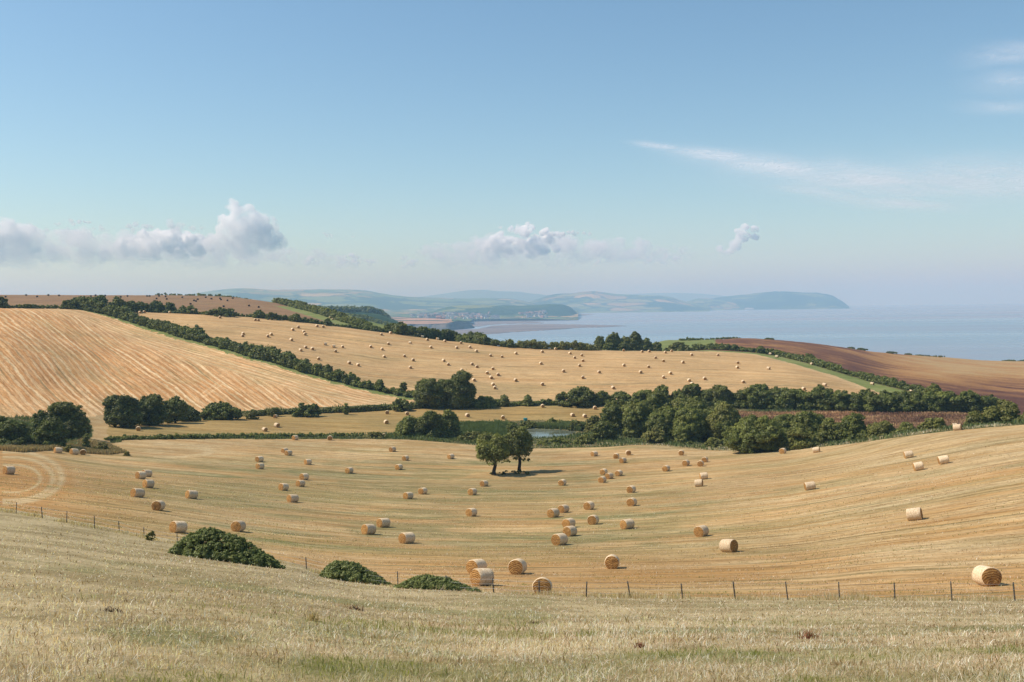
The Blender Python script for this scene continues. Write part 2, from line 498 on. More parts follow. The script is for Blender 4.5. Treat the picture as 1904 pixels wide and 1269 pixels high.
def stubble_mat(name, base, pale, dark, green, spacing, wstripe, wgreen, fine=1.0, warp=0.5, wline=0.8):
    m, n = newmat(name)
    rv = rows_coord(n)
    sep = n.n('ShaderNodeSeparateXYZ'); n.l(rv, sep.inputs[0])
    pos = n.n('ShaderNodeNewGeometry').outputs['Position']
    # warp across the rows
    wob = n.noise(n.mapping(rv, (0.02, 0.05, 1)), 1.0, 2)
    wobf = n.noise(n.mapping(rv, (0.15, 0.3, 1)), 1.0, 2)
    ac = n.math('ADD', sep.outputs[1], n.math('ADD', n.math('MULTIPLY', wob, warp * spacing), n.math('MULTIPLY', wobf, 0.35 * spacing)))
    ph = n.math('MULTIPLY', ac, 2 * PI / spacing)
    s1 = n.math('MULTIPLY_ADD', n.math('SINE', ph), 0.5); s1.node.inputs[2].default_value = 0.5
    streak = n.noise(n.mapping(rv, (0.06, 1.6, 1)), 1.0, 5, 0.62)
    streak2 = n.noise(n.mapping(rv, (0.012, 0.16, 1)), 1.0, 4, 0.6)
    broken = n.noise(n.mapping(rv, (0.25, 0.7, 1)), 1.0, 4, 0.6)
    grit = n.math('ADD', n.math('MULTIPLY', n.noise(n.mapping(rv, (0.35 * fine, 1.5 * fine, 1)), 1.0, 8, 0.74), 0.6), n.math('MULTIPLY', n.noise(pos, 2.2 * fine, 6, 0.75), 0.4))
    wn_ = n.n('ShaderNodeTexWhiteNoise', noise_dimensions='1D'); n.l(n.math('FLOOR', n.math('ADD', n.math('MULTIPLY', ac, 1.0 / spacing), 0.25)), wn_.inputs['W'])
    rowk = n.mapr(wn_.outputs['Value'], 0.0, 1.0, 0.25, 1.1)
    stripe = n.mapr(n.math('ADD', s1, n.math('MULTIPLY', n.math('SUBTRACT', broken, 0.5), 1.9)), 0.42, 0.95, 0, 1, True)
    col = n.mix(n.mapr(streak2, 0.32, 0.68), base, dark)
    col = n.mix(n.math('MULTIPLY', n.mapr(streak, 0.42, 0.7, 0, 1, True), 0.45), col, pale)
    col = n.mix(n.math('MULTIPLY', n.math('MULTIPLY', stripe, rowk), wstripe, True), col, pale)
    tint = n.attr('tint'); ts = n.n('ShaderNodeSeparateColor'); n.l(tint.outputs['Color'], ts.inputs[0])
    gpatch = n.noise(n.mapping(rv, (0.015, 0.07, 1)), 1.0, 5, 0.62)
    gm = n.math('ADD', n.math('MULTIPLY', n.mapr(gpatch, 0.50, 0.68, 0, 1, True), wgreen), n.math('MULTIPLY', ts.outputs[0], n.mapr(broken, 0.25, 0.7, 0.35, 1.1)), clamp=True)
    col = n.mix(gm, col, green)
    col = n.mix(n.math('MULTIPLY', ts.outputs[1], n.mapr(grit, 0.3, 0.65)), col, pale)
    col = n.mix(n.math('MULTIPLY', ts.outputs[2], n.mapr(grit, 0.25, 0.6)), col, dark)
    # wheel lines that follow the rows: thin, darker and greener, worn away in places
    fr = n.math('FRACT', n.math('MULTIPLY', n.math('ADD', ac, n.math('MULTIPLY', streak2, 3.0)), 1.0 / (spacing * 3.7)))
    ln = n.math('MULTIPLY', n.mapr(n.math('ABSOLUTE', n.math('SUBTRACT', fr, 0.5)), 0.0, 0.045, 1, 0, True), n.mapr(n.noise(n.mapping(rv, (0.03, 0.25, 1)), 1.0, 3, 0.6), 0.44, 0.6, 0, 1, True))
    col = n.mix(n.math('MULTIPLY', ln, wline), col, tuple(v * 0.72 for v in green))
    blot = n.noise(pos, 0.035, 4, 0.6)
    col = n.mix(1.0, col, n.ramp(blot, [(0.3, (0.84, 0.84, 0.82)), (0.7, (1.1, 1.09, 1.06))]), 'MULTIPLY')
    col = n.mix(1.0, col, n.ramp(grit, [(0.36, (0.50, 0.47, 0.40)), (0.47, (0.92, 0.91, 0.89)), (0.55, (1.08, 1.07, 1.05)), (0.68, (1.42, 1.38, 1.3))]), 'MULTIPLY')
    furrow = n.noise(n.mapping(rv, (0.045, 1.0, 1)), 1.0, 7, 0.66)
    col = n.mix(1.0, col, n.ramp(furrow, [(0.36, (0.70, 0.68, 0.62)), (0.5, (1, 1, 1)), (0.64, (1.2, 1.18, 1.14))]), 'MULTIPLY')
    bmp = n.bump(n.math('ADD', grit, n.math('MULTIPLY', streak, 0.6)), 0.55, 0.16)
    n.done(n.principled(col, 0.95, bmp, 0.05).outputs[0])
    return m


M = {}
M['near'] = stubble_mat('near stubble', alb(202, 167, 115), alb(230, 206, 162), alb(198, 148, 90), alb(150, 142, 96), 3.1, 0.30, 0.5)
M['strip'] = stubble_mat('valley stubble', alb(190, 160, 106), alb(206, 180, 128), alb(178, 142, 84), alb(152, 142, 94), 3.4, 0.35, 0.5)
M['stripes'] = stubble_mat('striped stubble', alb(206, 152, 97, .86), alb(232, 202, 158, .92), alb(197, 140, 85, .86), alb(176, 156, 106, .82), 2.7, 0.95, 0.32, warp=1.5)
M['hill'] = stubble_mat('hill stubble', alb(210, 174, 126, .82), alb(224, 194, 150, .82), alb(196, 154, 104, .82), alb(170, 152, 108, .8), 8.5, 0.35, 0.30)
M['upper'] = stubble_mat('ridge stubble', alb(170, 136, 102), alb(188, 158, 122), alb(150, 112, 82), alb(150, 138, 98), 9.0, 0.25, 0.3)


def brown_mat():
    m, n = newmat('brown crop')
    rv = rows_coord(n); pos = n.n('ShaderNodeNewGeometry').outputs['Position']
    a = n.noise(n.mapping(rv, (0.012, 0.06, 1)), 1.0, 5, 0.68)
    b_ = n.noise(n.mapping(rv, (0.06, 0.22, 1)), 1.0, 5, 0.7)
    g = n.noise(pos, 0.9, 5, 0.75); g2 = n.noise(pos, 0.16, 5, 0.7)
    tint = n.attr('tint'); ts = n.n('ShaderNodeSeparateColor'); n.l(tint.outputs['Color'], ts.inputs[0])
    f = n.math('ADD', n.math('MULTIPLY', a, 0.5), n.math('ADD', n.math('MULTIPLY', b_, 0.3), n.math('MULTIPLY', g2, 0.3)))
    f = n.math('ADD', f, n.math('MULTIPLY', ts.outputs[1], 0.30)); f = n.math('SUBTRACT', f, n.math('MULTIPLY', ts.outputs[2], 0.07))
    col = n.ramp(f, [(0.44, alb(112, 78, 68)), (0.54, alb(138, 98, 76)), (0.62, alb(166, 122, 84)), (0.74, alb(192, 146, 96)), (0.88, alb(200, 168, 120))])
    col = n.mix(1.0, col, n.ramp(g, [(0.28, (0.62, 0.60, 0.58)), (0.5, (1, 1, 1)), (0.74, (1.38, 1.34, 1.25))]), 'MULTIPLY')
    n.done(n.principled(col, 0.95, n.bump(g, 0.8, 0.5), 0.03).outputs[0])
    return m


M['brown'] = brown_mat()


def grassy_mat(name, c1, c2, c3, sc=0.25, bumpd=0.25):
    m, n = newmat(name)
    pos = n.n('ShaderNodeNewGeometry').outputs['Position']
    a = n.noise(pos, sc, 5, 0.65); b = n.noise(pos, 2.6, 5, 0.75)
    col = n.mix(n.mapr(a, 0.38, 0.62, 0, 1, True), c1, c2)
    tint = n.attr('tint'); ts = n.n('ShaderNodeSeparateColor'); n.l(tint.outputs['Color'], ts.inputs[0])
    col = n.mix(ts.outputs[0], col, c3)
    col = n.mix(1.0, col, n.ramp(b, [(0.28, (0.55, 0.55, 0.5)), (0.5, (1, 1, 1)), (0.75, (1.3, 1.28, 1.2))]), 'MULTIPLY')
    n.done(n.principled(col, 0.95, n.bump(b, 0.7, bumpd), 0.05).outputs[0])
    return m


M['meadow'] = grassy_mat('meadow turf', alb(186, 166, 126, .9), alb(152, 134, 96, .9), alb(128, 128, 76), 0.18, 0.12)
M['rough'] = grassy_mat('rough grass', alb(150, 134, 94), alb(104, 108, 64), alb(84, 98, 52), 0.12, 0.4)
M['margin'] = grassy_mat('green margin', alb(156, 158, 98), alb(134, 144, 80), alb(170, 170, 110), 0.12, 0.2)
M['green'] = grassy_mat('green pasture', alb(146, 150, 88), alb(130, 140, 80), alb(160, 160, 90), 0.03, 0.1)
M['track'] = grassy_mat('worn track', alb(206, 176, 128), alb(192, 158, 108), alb(150, 140, 90), 0.2, 0.1)

# ------------------------------------------------------------------ cut the ground into its fields
vid = np.arange(NR * NCOL).reshape(NR, NCOL)
allv = np.stack([VX, VY, VZ], -1).reshape(-1, 3)
quads = np.stack([vid[:-1, :-1], vid[:-1, 1:], vid[1:, 1:], vid[1:, :-1]], -1)


def straight_rows(x, y, ang):
    c, s = math.cos(ang), math.sin(ang)
    return np.stack([x * c + y * s, -x * s + y * c, np.zeros_like(x)], -1)


def field(name, reg, mat, rows_fn=None, tint_fn=None):
    q = quads[REG == reg]
    if len(q) == 0: return None
    used, inv = np.unique(q.ravel(), return_inverse=True)
    v = allv[used]
    me = mesh_arrays(name, v, quads=inv.reshape(-1, 4), smooth=True)
    x, y = v[:, 0], v[:, 1]
    vattr(me, 'rows', 'FLOAT_VECTOR', rows_fn(x, y) if rows_fn else straight_rows(x, y, 0))
    t = np.zeros((len(v), 4)); t[:, 3] = 1
    if tint_fn is not None:
        uu, vv = project(v); tint_fn(t, x, y, uu, vv)
    vattr(me, 'tint', 'FLOAT_COLOR', t)
    return tag(link(name, me, mat), kind='structure')


def diag_rows(x, y):
    d, arc, side = poly_dist(x, y, DIAG_P[:, :2])
    s = straight_rows(x, y, -0.92)
    k = (d < 21)[:, None]
    return np.where(k, np.stack([arc, d, np.zeros_like(d)], -1), s)


def tint_near(t, x, y, u, v):
    ns = fbm(x / 14, y / 6, 21, 4)
    g = sstep(0.46, 0.6, ns + 0.0 * x)
    # greener belt through the bottom of the field
    belt = np.exp(-((v - (905 + 0.00012 * (u - 700)**2)) / 42)**2) * sstep(1500, 900, u) * sstep(60, 260, u)
    belt2 = np.exp(-((v - (1000 + 0.02 * (u - 900))) / 26)**2) * sstep(200, 700, u) * sstep(1500, 1150, u)
    belt3 = np.exp(-((v - (936 - 0.10 * (u - 1200))) / 12)**2) * sstep(1100, 1300, u) * 0.6
    t[:, 0] = np.clip(1.25 * belt * (0.45 + g) + 0.55 * belt2 * (0.3 + g) + belt3 * g + 0.22 * g * sstep(1500, 1000, u) + 0.12 * g, 0, 0.9)
    # pale turning arcs of dropped straw at the gateway, and the pale far headland
    arcs = 0
    for (cu_, cv_, ru, rv) in ((20, 890, 78, 40), (20, 890, 55, 26), (300, 838, 90, 12), (330, 842, 60, 9), (20, 888, 95, 48)):
        rr = np.sqrt(((u - cu_) / ru)**2 + ((v - cv_) / rv)**2)
        arcs = arcs + np.exp(-((rr - 1) / 0.085)**2) * ((u > cu_ - 15) & (v > cv_ - rv * 1.05))
    head = sstep(60, 10, np.abs(v - 822)) * sstep(220, 300, u) * 0.5 * sstep(0.4, 0.6, fbm(x / 9, y / 3, 33, 3))
    right = sstep(1150, 1700, u) * 0.45 * sstep(0.42, 0.6, fbm(x / 20 + 5, y / 5, 34, 4))
    head = head + 0.4 * sstep(0.5, 0.66, fbm(x / 16, y / 2.2, 35, 4))
    t[:, 1] = np.clip(arcs * 1.0 * sstep(0.2, 0.5, fbm(x / 2, y / 2, 40, 3)) + head + right, 0, 1)
    orange = sstep(420, 60, u) * sstep(860, 905, v) * 0.7 + sstep(1010, 1065, v) * 0.75 * sstep(0.35, 0.6, ns)
    inarc = sstep(1.25, 1.0, np.sqrt(((u - 20) / 100)**2 + ((v - 890) / 52)**2)) * (u > -60)
    t[:, 2] = np.clip((orange + 0.8 * inarc) * (1 - np.clip(arcs, 0, 1)), 0, 1)
    # rough strip by the fence
    t[:, 0] = np.maximum(t[:, 0], sstep(1096, 1108, v) * 0.55 * (0.5 + ns))


def tint_stripes(t, x, y, u, v):
    d, arc, side = poly_dist(x, y, DIAG_P[:, :2])
    t[:, 0] = sstep(26, 8, d) * 0.55 * sstep(0.3, 0.6, fbm(x / 9, y / 9, 44, 3)) + 0.25 * sstep(0.62, 0.7, fbm(x / 8, y / 8, 46, 3))
    t[:, 1] = sstep(40, 14, d) * 0.35 + sstep(30, 5, np.abs(v - 765)) * 0.3
    # wheel tracks that cross the rows
    for (x0, y0, x1, y1) in ((372, 735, 410, 708), (380, 738, 417, 712), (165, 760, 150, 722), (172, 762, 160, 728)):
        dd, _, _ = poly_dist(u, v, [(x0, y0), (x1, y1)])
        t[:, 1] = np.maximum(t[:, 1], 0.8 * np.exp(-(dd / 1.3)**2))
    t[:, 1] = np.maximum(t[:, 1], 0.6 * np.exp(-((u - 175) / 30)**2 - ((v - 770) / 14)**2))


def tint_hill(t, x, y, u, v):
    ns = fbm(x / 30, y / 7, 51, 4)
    t[:, 0] = np.clip(sstep(690, 715, v) * 0.55 * sstep(1200, 900, u) * sstep(0.3, 0.55, ns) + np.exp(-((v - 668) / 10)**2) * 0.35 * sstep(900, 700, u) * sstep(560, 640, u), 0, 0.8)
    d, arc, side = poly_dist(x, y, SDIAG_P[:, :2])
    t[:, 1] = sstep(22, 12, d) * 0.8 + sstep(4, 1, np.abs(v - 652)) * 0.3


def tint_brown(t, x, y, u, v):
    ns = fbm(x / 60 + 3, y / 60, 61, 4)
    t[:, 1] = np.clip(sstep(0.45, 0.62, fbm(x / 30, y / 90, 62, 4)) * 0.35 + sstep(1560, 1780, u) * sstep(722, 690, v) * 0.75, 0, 1)
    t[:, 2] = np.clip(sstep(0.4, 0.6, ns) * 0.8 * sstep(1700, 1400, u) + 1.6 * sstep(26, 8, np.abs(v - (690 + 0.22 * (u - 1600)))) * sstep(1500, 1600, u) + 1.2 * sstep(720, 750, v) * sstep(1600, 1700, u), 0, 2)


def tint_meadow(t, x, y, u, v):
    t[:, 0] = sstep(0.52, 0.72, fbm(x / 5, y / 5, 71, 4)) * 0.8 * sstep(70, 20, np.hypot(x, y))


field('meadow_ground', MEADOW, M['meadow'], None, tint_meadow)
field('stubble_field', NEARF, M['near'], lambda x, y: straight_rows(x, y, -0.10), tint_near)
field('rough_ground', ROUGH, M['rough'])
field('valley_field', STRIP, M['strip'], lambda x, y: straight_rows(x, y, 0.03))
field('brown_strip_field', BROWNSTRIP, M['brown'], lambda x, y: straight_rows(x, y, 0.0), tint_brown)
field('striped_field', STRIPES, M['stripes'], diag_rows, tint_stripes)
field('hillside_field', HILLF, M['hill'], lambda x, y: straight_rows(x, y, -0.05), tint_hill)
field('brown_field', BROWN, M['brown'], lambda x, y: straight_rows(x, y, -0.9), tint_brown)
field('ridge_field', UPPER, M['upper'], lambda x, y: straight_rows(x, y, -0.2))
field('green_field', GREENF, M['green'])
field('grass_margin', MARGIN, M['margin'])
field('farm_track', TRACK, M['track'])

# ------------------------------------------------------------------ camera, light, sky
cam = bpy.data.cameras.new('camera'); cam.lens = 35.0; cam.sensor_width = 36.0; cam.sensor_fit = 'HORIZONTAL'
cam.clip_start = 0.2; cam.clip_end = 150000.0
camo = bpy.data.objects.new('camera', cam); COL.objects.link(camo)
camo.matrix_world = Matrix(((_r[0], _u[0], -_f[0], 0), (_r[1], _u[1], -_f[1], 0), (_r[2], _u[2], -_f[2], CZ), (0, 0, 0, 1)))
scene.camera = camo

SUN_EL = math.radians(49.0)
SUN_AZ = math.radians(4.0)         # how far beyond square-left of the view
TO_SUN = np.array([-math.cos(SUN_EL) * math.cos(SUN_AZ), math.cos(SUN_EL) * math.sin(SUN_AZ), math.sin(SUN_EL)])
sun = bpy.data.lights.new('sun', 'SUN'); sun.energy = 4.2; sun.angle = math.radians(0.53); sun.color = (1.0, 0.945, 0.86)
suno = bpy.data.objects.new('sun', sun); COL.objects.link(suno)
suno.rotation_euler = Vector(TO_SUN).to_track_quat('Z', 'Y').to_euler()
suno.location = (-200, 60, 400)

world = bpy.data.worlds.new('World'); scene.world = world; world.use_nodes = True
wn = world.node_tree; wn.nodes.clear()
sky = wn.nodes.new('ShaderNodeTexSky'); sky.sky_type = 'NISHITA'; sky.sun_disc = False
sky.sun_elevation = SUN_EL
sky.sun_rotation = math.atan2(TO_SUN[0], TO_SUN[1])
sky.altitude = 100; sky.air_density = 1.0; sky.dust_density = SKY_DUST; sky.ozone_density = 1.0
tintn = wn.nodes.new('ShaderNodeMix'); tintn.data_type = 'RGBA'; tintn.blend_type = 'MULTIPLY'; tintn.inputs[0].default_value = 1.0; tintn.inputs[7].default_value = SKY_TINT + (1,)
hsv = wn.nodes.new('ShaderNodeHueSaturation'); hsv.inputs['Saturation'].default_value = SKY_SAT; hsv.inputs['Hue'].default_value = SKY_HUE
bg = wn.nodes.new('ShaderNodeBackground'); bg.inputs['Strength'].default_value = SKY_STR
wo = wn.nodes.new('ShaderNodeOutputWorld')
wn.links.new(sky.outputs[0], hsv.inputs['Color']); wn.links.new(hsv.outputs[0], tintn.inputs[6]); wn.links.new(tintn.outputs[2], bg.inputs[0]); wn.links.new(bg.outputs[0], wo.inputs[0])

scene.view_settings.view_transform = 'Standard'; scene.view_settings.look = 'None'
scene.view_settings.exposure = EXPOSURE; scene.view_settings.gamma = 1.0
scene.render.engine = 'CYCLES'
scene.cycles.use_denoising = True; scene.cycles.denoising_prefilter = 'ACCURATE'; scene.cycles.denoising_input_passes = 'RGB_ALBEDO_NORMAL'
scene.cycles.max_bounces = 36; scene.cycles.diffuse_bounces = 3; scene.cycles.glossy_bounces = 2
scene.cycles.transmission_bounces = 3; scene.cycles.transparent_max_bounces = 24; scene.cycles.volume_bounces = 32
scene.cycles.sample_clamp_indirect = 4.0
scene.cycles.use_adaptive_sampling = False
scene.render.film_transparent = False

# ------------------------------------------------------------------ sea
m, n = newmat('sea water')
pos = n.n('ShaderNodeNewGeometry').outputs['Position']
mud = n.noise(n.mapping(pos, (0.00006, 0.0005, 1)), 1.0, 5, 0.55)
band = n.noise(n.mapping(pos, (0.00025, 0.0022, 1)), 1.0, 4, 0.6)
col = n.mix(n.mapr(mud, 0.35, 0.65, 0, 1, True), alb(136, 154, 164, .85), alb(160, 150, 158, .85))
col = n.mix(n.math('MULTIPLY', n.mapr(band, 0.45, 0.7, 0, 1, True), 0.4), col, alb(168, 164, 172, .85))
wv = n.noise(pos, 0.35, 4, 0.7)
p = n.principled(col, n.mapr(band, 0.35, 0.65, 0.22, 0.4), n.bump(wv, 0.6, 0.5), 0.35)
p.inputs['IOR'].default_value = 1.33
n.done(p.outputs[0]); M['sea'] = m
rr = np.concatenate([np.linspace(500, 4000, 36), np.geomspace(4200, 62000, 90)])
th = np.linspace(-math.radians(62), math.radians(62), 180)
R_, T_ = np.meshgrid(rr, th, indexing='ij')
sv = np.stack([R_ * np.sin(T_), R_ * np.cos(T_), sea_z(R_)], -1).reshape(-1, 3)
ids = np.arange(len(rr) * len(th)).reshape(len(rr), len(th))
sq = np.stack([ids[:-1, :-1], ids[:-1, 1:], ids[1:, 1:], ids[1:, :-1]], -1).reshape(-1, 4)
tag(link('sea', mesh_arrays('sea', sv, quads=sq, smooth=True), M['sea']), kind='structure')


# ------------------------------------------------------------------ far land
def country_mat(name, cols, scale, woods, woodcol=(64, 84, 60), hedges=True):
    """a patchwork of fields and woods seen from kilometres away"""
    m, n = newmat(name)
    pos = n.n('ShaderNodeNewGeometry').outputs['Position']
    wp = n.n('ShaderNodeVectorMath', operation='ADD')
    nz = n.n('ShaderNodeTexNoise'); nz.inputs['Scale'].default_value = 1.2 / scale; n.l(pos, nz.inputs['Vector'])
    sc = n.n('ShaderNodeVectorMath', operation='SCALE'); sc.inputs['Scale'].default_value = scale * 0.7
    n.l(nz.outputs['Color'], sc.inputs[0]); n.l(pos, wp.inputs[0]); n.l(sc.outputs[0], wp.inputs[1])
    fl = n.mapping(wp.outputs[0], (1, 1, 0.25))
    vo = n.n('ShaderNodeTexVoronoi', feature='F1'); vo.inputs['Scale'].default_value = 1.0 / scale; n.l(fl, vo.inputs['Vector'])
    ve = n.n('ShaderNodeTexVoronoi', feature='DISTANCE_TO_EDGE'); ve.inputs['Scale'].default_value = 1.0 / scale; n.l(fl, ve.inputs['Vector'])
    sp = n.n('ShaderNodeSeparateColor'); n.l(vo.outputs['Color'], sp.inputs[0])
    k = len(cols)
    rp = n.ramp(sp.outputs[0], [(i / k, alb(*c)) for i, c in enumerate(cols)]); rp.node.color_ramp.interpolation = 'CONSTANT'
    w = n.noise(pos, 0.55 / scale, 4, 0.6)
    col = n.mix(n.mapr(ve.outputs['Distance'], 0.03, 0.07, 1, 0) if hedges else 0.0, rp, alb(*woodcol))
    col = n.mix(n.mapr(w, woods, woods + 0.05, 0, 1), col, alb(*woodcol))
    tex = n.noise(pos, 0.02, 4, 0.7)
    col = n.mix(1.0, col, n.ramp(tex, [(0.3, (0.75, 0.75, 0.75)), (0.7, (1.2, 1.2, 1.2))]), 'MULTIPLY')
    n.done(n.principled(col, 0.95, n.bump(tex, 0.6, 12.0), 0.03).outputs[0])
    return m


PASTEL = [(130, 142, 84), (176, 150, 100), (112, 130, 74), (196, 168, 118), (138, 148, 92), (150, 150, 96)]
M['country'] = country_mat('far fields', PASTEL, 420, 0.52)
M['country_fine'] = country_mat('coastal fields', PASTEL, 190, 0.56)
M['moor'] = country_mat('moorland', [(106, 116, 78), (96, 104, 74), (120, 122, 84), (110, 112, 80)], 900, 0.56, (70, 88, 62), False)
M['wooded'] = country_mat('wooded hill', [(84, 106, 62), (140, 146, 88), (74, 96, 56), (92, 110, 66)], 260, 0.47, (56, 78, 52))


def ridge(name, pts, d0, dc, mat, zfoot=None, amp=10, back=1.35, nc=220, nr=34, seed=1, gullies=0.0):
    """a hill with its crest along the photo outline pts at range dc, its foot at range d0, falling away behind"""
    p = np.array(pts, float)
    u = np.linspace(p[0, 0], p[-1, 0], nc)
    vcr = pchip1(p[:, 0], p[:, 1], u)
    crest = at(u, vcr, np.full(nc, dc))
    ux = crest[:, :2] / dc
    zc = crest[:, 2] + sea_z(np.full(nc, 0.0))
    zf = sea_z(np.full(nc, d0)) - 1.5 if zfoot is None else np.full(nc, zfoot)
    end = np.minimum(1, np.minimum(np.arange(nc), np.arange(nc)[::-1]) / 6.0)
    V = []
    for j in range(nr):
        t = j / (nr - 1) * 1.5
        if t <= 1:
            d = d0 + (dc - d0) * t
            s = t * t * (3 - 2 * t) * 0.55 + 0.45 * math.sin(t * PI / 2)
            z = zf + (zc - zf) * s
        else:
            d = dc * (1 + (back - 1) * (t - 1) / 0.5)
            q = (t - 1) / 0.5
            z = zc + (zf - 60 - zc) * q * q
        x = ux[:, 0] * d; y = ux[:, 1] * d
        L = (dc - d0) * 0.35 + 300
        nzv = (fbm(x / L, y / L, seed, 5) - 0.5) * 2
        z = z + amp * nzv * 4 * min(t, 1) * max(0, 1 - abs(t - 0.5) * 1.6) * end
        if abs(t - 1) < 0.08:
            z = z + (fbm(u / 9, u * 0, seed + 7, 3) - 0.5) * dc / F * 1.2
        V.append(np.stack([x, y, z], -1))
    V = np.array(V); idx = np.arange(nr * nc).reshape(nr, nc)
    q = np.stack([idx[:-1, :-1], idx[:-1, 1:], idx[1:, 1:], idx[1:, :-1]], -1).reshape(-1, 4)
    return tag(link(name, mesh_arrays(name, V.reshape(-1, 3), quads=q, smooth=True), mat), kind='structure')


ridge('moorland_hills', [(250, 566), (330, 553), (400, 541), (450, 538), (520, 541), (600, 541), (650, 541.5), (680, 543), (710, 547.5), (760, 553), (820, 555), (870, 556.5), (900, 556), (940, 556.5), (975, 561), (1010, 570)],
      7600, 12500, M['country'], amp=22, seed=3)
ridge('far_moor', [(700, 562), (760, 556), (810, 549.5), (850, 543.5), (875, 540.5), (900, 540), (930, 543), (960, 544), (985, 546.5), (1010, 549), (1050, 553), (1090, 562)], 15000, 20500, M['moor'], amp=20, seed=5)
ridge('wooded_hills', [(930, 574), (975, 564), (1000, 557), (1020, 551), (1040, 548), (1065, 547), (1080, 544.5), (1105, 543.5), (1125, 546), (1150, 549), (1200, 550), (1225, 550), (1250, 554), (1270, 560), (1300, 565), (1320, 569)],
      10400, 13200, M['country'], amp=24, seed=9)
ridge('distant_moor', [(1090, 556), (1150, 549), (1190, 546), (1240, 545), (1290, 546), (1320, 548), (1350, 551), (1390, 556)], 19000, 24000, M['moor'], amp=10, seed=13)
ridge('low_coast_hill', [(1255, 571), (1280, 560), (1300, 555.5), (1320, 556), (1345, 560), (1380, 566), (1400, 571)], 12300, 13600, M['country_fine'], amp=8, seed=15)
ridge('headland_hill', [(1290, 568), (1335, 553), (1360, 550), (1400, 546), (1420, 543.5), (1445, 542), (1470, 542.5), (1490, 544), (1510, 544), (1530, 546), (1548, 550), (1562, 558), (1572, 565), (1579, 571)],
      12400, 14600, M['wooded'], amp=16, seed=17)
ridge('town_hill', [(770, 588), (800, 580), (830, 571), (860, 568), (900, 567.5), (950, 568.5), (975, 568), (1000, 567), (1030, 565.8), (1045, 567), (1058, 571), (1068, 578), (1075, 585)],
      6000, 7100, M['wooded'], amp=7, seed=21, back=1.25)


# low coastal plain behind the shore, cut off by the beach
def sheet(name, uu, rows, mat, kind='structure', seed=1, amp=2.0, smooth=True):
    """loft of (list of (u, v, range)) rows sampled at uu"""
    V = []
    for r in rows:
        p = np.array(r, float)
        v = pchip1(p[:, 0], p[:, 1], uu); d = np.exp(pchip1(p[:, 0], np.log(p[:, 2]), uu))
        V.append(at(uu, v, d))
    V = np.array(V); out = []
    for a, b in zip(V[:-1], V[1:]):
        for t in np.linspace(0, 1, 9)[:-1]: out.append(a + (b - a) * t)
    out.append(V[-1]); V = np.array(out)
    V[..., 2] += amp * (fbm(V[..., 0] / 160, V[..., 1] / 160, seed, 4) - 0.5)
    idx = np.arange(V.shape[0] * V.shape[1]).reshape(V.shape[:2])
    q = np.stack([idx[:-1, :-1], idx[:-1, 1:], idx[1:, 1:], idx[1:, :-1]], -1).reshape(-1, 4)
    return tag(link(name, mesh_arrays(name, V.reshape(-1, 3), quads=q, smooth=smooth), mat), kind=kind)


def vz(d, z, u=700):
    """photo row at which height z shows at range d"""
    return 567.0 - (u - 952) * 0.0142 + (CZ - z) / d * F


UU = np.linspace(-500, 1075, 160)
prow = lambda d, z, zr=None: [(-500, vz(d, z, -500), d), (300, vz(d, z, 300), d), (700, vz(d, z, 700), d), (1075, vz(d, z if zr is None else zr, 1075), d)]
sheet('coastal_plain', UU[UU < 610], [prow(1300, 5), prow(2400, 12), prow(3600, 20, 12), prow(4600, 24, 8), prow(4750, 24, 8)], M['country_fine'], amp=6, seed=31)
sheet('shore_plain', UU[UU < 884], [prow(4650, 23, 8), prow(5000, 23, 6), prow(5600, 22, 4)], M['country_fine'], amp=4, seed=32)
sheet('inland_plain', UU, [prow(5600, 22, 3), prow(6600, 34, 20), prow(8200, 52, 30), prow(9800, 60, 20)], M['country_fine'], amp=8, seed=33)

# the cliff with its stubble field on top
m, n = newmat('cliff rock')
pos = n.n('ShaderNodeNewGeometry').outputs['Position']
st = n.noise(n.mapping(pos, (0.02, 0.02, 0.12)), 1.0, 5, 0.65)
vg = n.noise(pos, 0.012, 4, 0.6)
col = n.mix(n.mapr(st, 0.35, 0.65), alb(96, 98, 96), alb(142, 132, 120))
col = n.mix(n.mapr(vg, 0.5, 0.6), col, alb(84, 92, 74))
n.done(n.principled(col, 0.95, n.bump(st, 0.8, 6.0), 0.03).outputs[0]); M['cliff'] = m
M['clifftop'] = country_mat('clifftop stubble', [(206, 162, 130), (198, 156, 124), (210, 168, 134)], 600, 0.9)
CU = np.linspace(600, 886, 140)
edge_v = [(600, 606), (660, 604.5), (720, 603.5), (780, 603.5), (810, 602.5), (835, 600), (850, 598), (862, 598.5), (872, 602), (880, 607), (886, 613)]
foot_v = [(600, 622), (760, 618), (830, 614), (850, 613.5), (886, 613.5)]
edge_d = lambda u: 3700 + max(0, (u - 830)) * 6
top = [(u, v, edge_d(u)) for u, v in edge_v]
foot = [(u, v, edge_d(u) - 40) for u, v in foot_v]
o = sheet('cliff', CU, [foot, top], M['cliff'], amp=0)
me = o.data; co = np.empty(len(me.vertices) * 3, np.float32); me.vertices.foreach_get('co', co); co = co.reshape(-1, 3)
rad = np.hypot(co[:, 0], co[:, 1])
k = 1 + (fbm(co[:, 0] / 45, co[:, 2] / 60, 41, 4) - 0.5) * 26 / rad
gul = np.abs(fbm(co[:, 0] / 26, co[:, 2] / 120, 43, 3) - 0.5)
k = k + gul * 30 / rad
topd = co[:, 2] > co[:, 2].max() - 0.5
co[:, :2] *= k[:, None]; me.vertices.foreach_set('co', co.ravel()); me.update()
CT = np.linspace(600, 852, 100)
